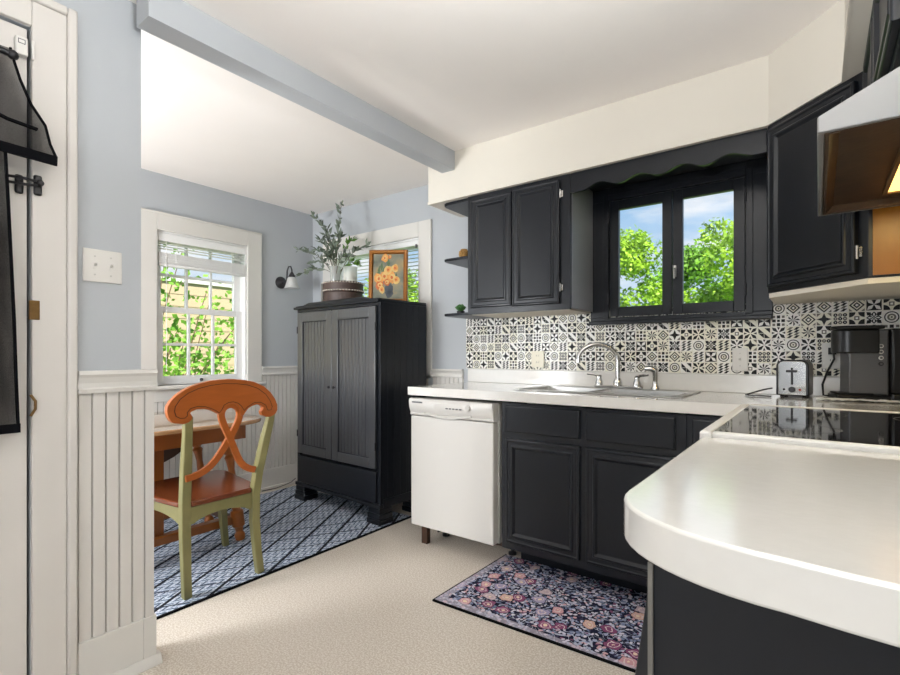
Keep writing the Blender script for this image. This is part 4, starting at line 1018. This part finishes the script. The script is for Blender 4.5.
turn = [(.0, .026), (.03, .03), (.05, .02), (.075, .026), (.085, .036), (.17, .036), (.178, .024), (.22, .03), (.30, .026), (.42, .018), (.47, .024), (.49, .03), (.505, .02), (.52, .034), (.70, .034)]
def tleg(xf, yf, xt, yt):
    m = MB(); k = 1.0
    pts = [(xf+(xt-xf)*h/.70, yf+(yt-yf)*h/.70, ZR+h) for h, r in turn]; m.tube(pts, [r for h, r in turn], 0, 14)
    return part('leg', m, 'table_wood', ta, 0, True)
legs = [(-2.735, 1.585, -2.75, 1.50), (-3.14, 1.61, -3.14, 1.50), (-2.735, .52, -2.75, .60), (-3.14, .52, -3.14, .60)]
for l in legs: tleg(*l)
m = MB(); m.box(-2.79, -2.735, .55, 1.55, .105, .15); part('stretcher', m, 'table_wood', ta, .006)
m = MB(); m.box(-3.16, -3.12, .55, 1.57, .115, .15); part('stretcher', m, 'table_wood', ta, .006)
m = MB(); m.box(-3.12, -2.765, 1.535, 1.565, .115, .15); part('stretcher', m, 'dark_wood', ta, .006)
m = MB(); m.box(-2.80, -2.765, 1.085, 1.175, .105, TZ-.112); part('gate_post', m, 'table_wood', ta, .004)
m = MB(); lfp = [(.62, TZ-.03)]+[(1.10-.46*math.cos(PI*i/18), TZ-.10-.25*math.sin(PI*i/18)**.7) for i in range(19)]+[(1.56, TZ-.03)]
m.prism(lfp, lambda u, v, w: (w, u, v), -3.285, -3.267); part('drop_leaf', m, 'dark_wood', ta, .003)
m = MB(); pth = [(-2.78, .95, .105+.02), (-2.78, 1.0, .22), (-2.79, 1.03, .30), (-2.80, 1.09, .36)]
m.bar(pth, [(-.014, -.02), (.014, -.02), (.014, .02), (-.014, .02)], up=(1, 0, 0)); part('brace', m, 'dark_wood', ta, .004)
# ------------------------------------------------------------------ dining chair
ch = thing('dining_chair', 'sage green chair with orange wood scroll back and wood seat', 'chair', (-2.45, 1.21, ZR))
def rect(a, b): return [(-a/2, -b/2), (a/2, -b/2), (a/2, b/2), (-a/2, b/2)]
lp = [(-2.268, 1.059, ZR), (-2.252, 1.048, .12), (-2.236, 1.036, .30), (-2.225, 1.030, .45), (-2.214, 1.030, .60), (-2.202, 1.031, .76), (-2.2, 1.031, .83)]
rp_ = [(-2.243, 1.403, ZR), (-2.236, 1.384, .12), (-2.226, 1.364, .28), (-2.216, 1.359, .42), (-2.209, 1.372, .53), (-2.204, 1.402, .66), (-2.2, 1.430, .77), (-2.2, 1.44, .83)]
for p in (lp, rp_):
    m = MB(); m.bar(p, [rect(.036, .034)]*2+[rect(.04, .038)]*(len(p)-4)+[rect(.036, .03)]*2, up=(1, 0, 0)); part('rear_leg', m, 'sage_paint', ch, .004)
for yf, yt in ((1.482, 1.425), (.96, 1.0)):
    m = MB(); m.bar([(-2.712, yf, ZR), (-2.70, yf*.7+yt*.3, .12), (-2.685, yf*.3+yt*.7, .30), (-2.675, yt, .435)], [rect(.03, .03), rect(.034, .034), rect(.042, .042), rect(.05, .05)], up=(1, 0, 0)); part('front_leg', m, 'sage_paint', ch, .004)
SZ = .452
m = MB(); seat = [(-2.205, 1.052), (-2.205, 1.338), (-2.235, 1.346), (-2.245, 1.392), (-2.66, 1.455), (-2.71, 1.43), (-2.725, 1.2), (-2.71, .98), (-2.66, .955), (-2.245, 1.008), (-2.235, 1.044)]
m.prism(seat, lambda u, v, w: (u, v, w), SZ-.024, SZ); part('seat', m, 'seat_wood', ch, .007, seg=3)
def scall(u): return .066-.03*math.sin(PI*min(1, max(0, (u-.06)/.88)))**.6
n = 16
m = MB(); m.prism([(1.046+.296*i/n, SZ-.025-.012-scall(i/n)) for i in range(n+1)]+[(1.342, SZ-.025), (1.046, SZ-.025)], lambda u, v, w: (-2.212-w, u, v), 0, .02)
part('back_apron', m, 'sage_paint', ch, .002)
for ya, yb in ((1.362, 1.425), (1.03, 1.0)):
    m = MB(); m.prism([(i/n, SZ-.025-.012-scall(i/n)) for i in range(n+1)]+[(1, SZ-.025), (0, SZ-.025)], lambda u, v, w: (-2.235-.42*u, ya+(yb-ya)*u+w, v), -.01, .01); part('side_apron', m, 'sage_paint', ch, .002)
m = MB(); m.box(-2.692, -2.672, 1.02, 1.41, SZ-.09, SZ-.025); part('front_apron', m, 'sage_paint', ch, .002)
XCh = -2.183
cp_ = lambda x, y: onX(150+x/6.136, 370+y/6.136, XCh)[1:]
outer = [(172, 330), (148, 328), (128, 314), (112, 288), (105, 255), (108, 225), (130, 190), (165, 155), (205, 127), (255, 101), (310, 82), (370, 67), (440, 58), (510, 55), (580, 61), (640, 73), (700, 100), (740, 135), (768, 175), (782, 212), (783, 245), (770, 270), (745, 285), (715, 288), (690, 275), (683, 255), (695, 240), (697, 228), (680, 215), (655, 212), (630, 220), (605, 235), (585, 262), (570, 285),
         (552, 262), (548, 235), (530, 212), (505, 205), (480, 212), (462, 235), (452, 258), (425, 272), (400, 258), (370, 246), (330, 240), (285, 243), (258, 255), (248, 265), (262, 285), (258, 305), (240, 322), (210, 333)]
o2 = [cp_(*p) for p in outer]
m = MB()
# gently curved crest: bow it backwards in the middle
def crest(u, v, w): return (XCh+w+.0, u, v)
import mathutils.geometry as mg
def poly_prism(mb, pts, fn, w0, w1, mi=0):
    n = len(mb.v); k = len(pts); tri = mg.tessellate_polygon([[Vector((p[0], p[1], 0)) for p in pts]])
    mb.v += [tuple(fn(u, v, w0)) for u, v in pts]+[tuple(fn(u, v, w1)) for u, v in pts]
    for t in tri: mb.f.append((n+t[0], n+t[1], n+t[2])); mb.mi.append(mi); mb.f.append((n+k+t[2], n+k+t[1], n+k+t[0])); mb.mi.append(mi)
    for i in range(k): j = (i+1) % k; mb.f.append((n+i, n+j, n+k+j, n+k+i)); mb.mi.append(mi)
poly_prism(m, o2, crest, -.027, 0)
cr = part('crest_rail', m, 'orange_wood', ch, .004)
m = MB()
def groove(px_pts):
    pts = [cp_(*p) for p in px_pts]; m.bar([(XCh+.0004, u, v) for u, v in pts], [(-.0016, -.0005), (.0016, -.0005), (.0016, .0006), (-.0016, .0006)], up=(1, 0, 0))
groove([(228, 262), (230, 280), (215, 295), (185, 297), (160, 285), (150, 255), (155, 225), (185, 180), (235, 142), (300, 113), (370, 95), (450, 84), (530, 84), (600, 92), (660, 112), (710, 148), (738, 190), (750, 225), (742, 245), (722, 246)])
groove([(228, 262), (250, 236), (290, 224), (340, 225), (385, 240), (425, 262), (440, 245), (455, 215), (480, 200), (510, 195), (540, 203), (562, 222), (578, 248), (600, 225), (640, 200), (680, 198), (710, 215), (722, 246)])
part('scroll_groove', m, 'groove_line', cr)
m = MB(); rb = [(652, 612), (615, 607), (575, 585), (545, 540), (515, 465), (490, 405), (462, 345), (442, 290), (446, 250), (470, 222), (505, 212), (540, 224), (560, 252), (560, 292), (540, 345), (508, 405), (470, 470), (430, 535), (385, 590), (335, 630), (280, 655), (225, 672)]
rb = [cp_(*p) for p in rb]
def smooth(pts, it=2):
    for _ in range(it):
        q_ = [pts[0]]
        for a, b in zip(pts, pts[1:]): q_ += [(a[0]*.75+b[0]*.25, a[1]*.75+b[1]*.25), (a[0]*.25+b[0]*.75, a[1]*.25+b[1]*.75)]
        pts = q_+[pts[-1]]
    return pts
rb = smooth(rb); N = len(rb)
m.bar([(XCh-.014+.004*math.sin(i/N*PI*2), u, v) for i, (u, v) in enumerate(rb)], rect(.030, .016), up=(1, 0, 0))
part('splat', m, 'orange_wood', ch, .003)
# ------------------------------------------------------------------ cable on the dining floor
m = MB(); m.tube([(XL+.045, 2.23, .014), (XL+.06, 2.34, .014), (XL+.05, 2.43, .02), (XL+.045, 2.50, .03), (XL+.035, 2.55, .05)], .003, 0, 6)
single('cable', m, 'black_rubber', 'thin dark cable on the floor at the dining baseboard', 'cable', (XL+.05, 2.4, 0), 0, True)
# ------------------------------------------------------------------ outside
struct('ground', B(-30, 30, -30, 40, -.75, -.6), 'grass', label='green lawn outside')
def tree(x, y, r, zt, label, seed, lm='tree_leaf', nl=5200, group=None, zlow=.1, ls=.055):
    rg_ = random.Random(seed); t = thing('tree', label, 'tree', (x, y, -.6), group=group)
    m = MB(); m.tube([(x, y, -.6), (x+.03, y, .3), (x-.02, y+.03, zt*.6)], [.11, .08, .03], 0, 8); part('trunk', m, 'bark', t, 0, True)
    m = MB(); bl_ = []
    for i in range(26):
        a = rg_.uniform(0, 2*PI); h = rg_.random(); rr_ = r*math.sin(PI*(.12+.8*h))**.7*rg_.uniform(.3, .85)
        bl_.append((x+rr_*math.cos(a), y+rr_*math.sin(a), zlow+(zt-zlow)*h*.93, r*rg_.uniform(.22, .38)))
    for i in range(nl):
        b = rg_.choice(bl_); d = Vector((rg_.gauss(0, 1), rg_.gauss(0, 1), rg_.gauss(0, 1))).normalized(); q_ = b[3]*rg_.uniform(.6, 1.08)
        p = Vector((b[0], b[1], b[2]))+d*q_
        L = ls*rg_.uniform(.7, 1.5); u = Vector((rg_.gauss(0, 1), rg_.gauss(0, 1), rg_.gauss(0, .6))).normalized(); v = u.cross(d+Vector((.1, .2, .1))).normalized()
        m.face([p, p+u*L*.5+v*L*.32, p+u*L, p+u*L*.5-v*L*.32])
    part('foliage', m, lm, t)
    return t
tg = 'trees outside the kitchen window'
tree(-1.05, 9.0, .9, 3.3, 'leafy light green tree in the right kitchen window pane', 1, nl=9000, zlow=.9, ls=.07, group=tg)
tree(-2.85, 9.2, .98, 3.45, 'leafy light green tree in the left kitchen window pane', 2, nl=9000, zlow=.9, ls=.07, group=tg)
tree(-2.2, 11.6, 1.15, 3.35, 'deeper green tree standing between and behind the two window trees', 5, 'tree_leaf_deep', 8000, zlow=.9, ls=.085, group=tg)
tree(.3, 11.4, 1.1, 3.4, 'deeper green tree behind on the right of the kitchen window view', 3, 'tree_leaf_deep', 6000, zlow=.9, ls=.085, group=tg)
tree(-4.7, 11.4, 1.15, 3.2, 'deeper green tree behind on the left of the kitchen window view', 4, 'tree_leaf_deep', 6000, zlow=.9, ls=.085, group=tg)
tree(-5.6, 6.2, .95, 2.6, 'bushy tree outside the window behind the wardrobe', 6, nl=6000, zlow=.6, ls=.06)
# neighbour house seen through the dining window, with a vine bush before it
nh = thing('neighbour_house', 'cream sided house outside the dining window', 'house', (-7.4, 3.5, -.6))
m = MB()
for i in range(16): z = -.6+i*.17; m.prism([(z, 0), (z, .018), (z+.17, .012), (z+.17, 0)], lambda a, b, c: (-7.3+b, c, a), -1, 5.0)
m.box(-7.6, -7.3, -1, 5.0, -.6, 2.12); part('siding', m, 'siding', nh)
m = MB(); m.box(-7.62, -7.262, -1.05, 5.05, 2.12, 2.2); part('roof_edge', m, 'trim_white', nh)
def bush(pts, label, seed, n, ls, lm, spread):
    rg_ = random.Random(seed); x0_, y0_ = pts[0][0], pts[0][1]; t = thing('shrub', label, 'shrub', (x0_, y0_, -.6), group='shrubs outside the dining window')
    m = MB(); l = MB()
    for k in range(16):
        a = Vector((x0_+rg_.uniform(-.2, .2), y0_+rg_.uniform(-.3, .3), -.6)); c = Vector(rg_.choice(pts))+Vector((rg_.uniform(-.2, .2), rg_.uniform(-spread, spread), rg_.uniform(-spread, spread))); b = a.lerp(c, .5)+Vector((0, 0, .3))
        P_ = [(1-t_)**2*a+2*t_*(1-t_)*b+t_*t_*c for t_ in [i/10 for i in range(11)]]; m.tube(P_, [.014-.001*i for i in range(11)], 0, 6)
        for j in range(n):
            i = rg_.randrange(2, 11); p = P_[i]+Vector((rg_.gauss(0, .13), rg_.gauss(0, .13), rg_.gauss(0, .11)))
            L = ls*rg_.uniform(.7, 1.4); u = Vector((rg_.gauss(0, .7), rg_.gauss(0, 1), rg_.gauss(0, .8))).normalized(); v = u.cross(Vector((1, rg_.gauss(0, .5), rg_.gauss(0, .5)))).normalized()
            l.face([p, p+u*L*.5+v*L*.35, p+u*L, p+u*L*.5-v*L*.35])
    part('branches', m, 'bark', t); part('foliage', l, lm, t)
bush([(-5.6, 2.2, 1.7), (-5.6, 2.9, 1.5), (-5.6, 2.9, 1.0), (-5.6, 3.0, 1.9), (-5.6, 2.3, 1.1)], 'green shrub close outside the dining window', 31, 120, .06, 'vine_leaf', .4)
bush([(-5.9, 4.0, 1.2), (-5.9, 3.7, .9), (-5.9, 3.7, 1.7), (-5.9, 4.3, 1.9)], 'second green shrub at the right of the dining window view', 33, 200, .06, 'vine_leaf', .45)
# ------------------------------------------------------------------ light
w = bpy.data.worlds.new('sky'); SC.world = w; w.use_nodes = True; nt = w.node_tree; nn = nt.nodes
bg = nn['Background']; tc = nn.new('ShaderNodeTexCoord'); sp_ = nn.new('ShaderNodeSeparateXYZ'); nt.links.new(tc.outputs['Generated'], sp_.inputs[0])
rpn = nn.new('ShaderNodeValToRGB'); e = rpn.color_ramp.elements; e[0].position = .0; e[0].color = rgb(214, 232, 246); e[1].position = .45; e[1].color = rgb(112, 178, 232)
nt.links.new(sp_.outputs[2], rpn.inputs[0])
mp = nn.new('ShaderNodeMapping'); mp.inputs['Scale'].default_value = (1.6, 1.6, 5.5); nt.links.new(tc.outputs['Generated'], mp.inputs[0])
nz = nn.new('ShaderNodeTexNoise'); nz.inputs['Scale'].default_value = 2.6; nz.inputs['Detail'].default_value = 6; nt.links.new(mp.outputs[0], nz.inputs['Vector'])
r2 = nn.new('ShaderNodeValToRGB'); r2.color_ramp.elements[0].position = .46; r2.color_ramp.elements[1].position = .66; nt.links.new(nz.outputs[0], r2.inputs[0])
mx = nn.new('ShaderNodeMix'); mx.data_type = 'RGBA'; nt.links.new(r2.outputs[0], mx.inputs[0]); nt.links.new(rpn.outputs[0], mx.inputs[6]); mx.inputs[7].default_value = rgb(250, 251, 253)
nt.links.new(mx.outputs[2], bg.inputs[0]); bg.inputs[1].default_value = .95
def light(name, typ, loc, energy, color=(1, 1, 1), size=.3, rot=(0, 0, 0), size_y=None):
    l = bpy.data.lights.new(name, typ); l.energy = energy; l.color = color
    if typ == 'AREA':
        l.size = size
        if size_y: l.shape = 'RECTANGLE'; l.size_y = size_y
        else: l.shape = 'DISK'
    elif typ == 'POINT': l.shadow_soft_size = size
    o = bpy.data.objects.new(name, l); COL.objects.link(o); o.location = loc; o.rotation_euler = rot; return o
s = light('sun', 'SUN', (0, 0, 10), 11.0, (1, .96, .9)); s.data.angle = .01
s.rotation_euler = Vector((-.42, .55, -.72)).to_track_quat('-Z', 'Y').to_euler()
# unseen fill lights added to brighten the rooms, then the hood's own bulb
light('kitchen_ceiling_fill', 'AREA', (-.22, .45, 1.66), 38, (.95, .975, 1), .4, (PI, 0, 0))  # added upward light, brightens the kitchen ceiling without a fixture
light('kitchen_fill', 'POINT', (-.25, -.6, 1.4), 11, (.95, .975, 1), .3)
light('kitchen_rear_fill', 'POINT', (-.35, -1.4, 1.1), 27, (.95, .975, 1), .3)
light('dining_fill', 'POINT', (-2.75, -.65, 1.25), 158, (.955, .98, 1), .3)
light('hood_bulb', 'AREA', (.222, 1.7, 1.565), 1.6, (1, .78, .34), .12, (0, 0, 0), .4)
vs_ = SC.view_settings; vs_.view_transform = 'Standard'; vs_.look = 'None'; vs_.exposure = .12; vs_.gamma = 1; vs_.use_curve_mapping = False
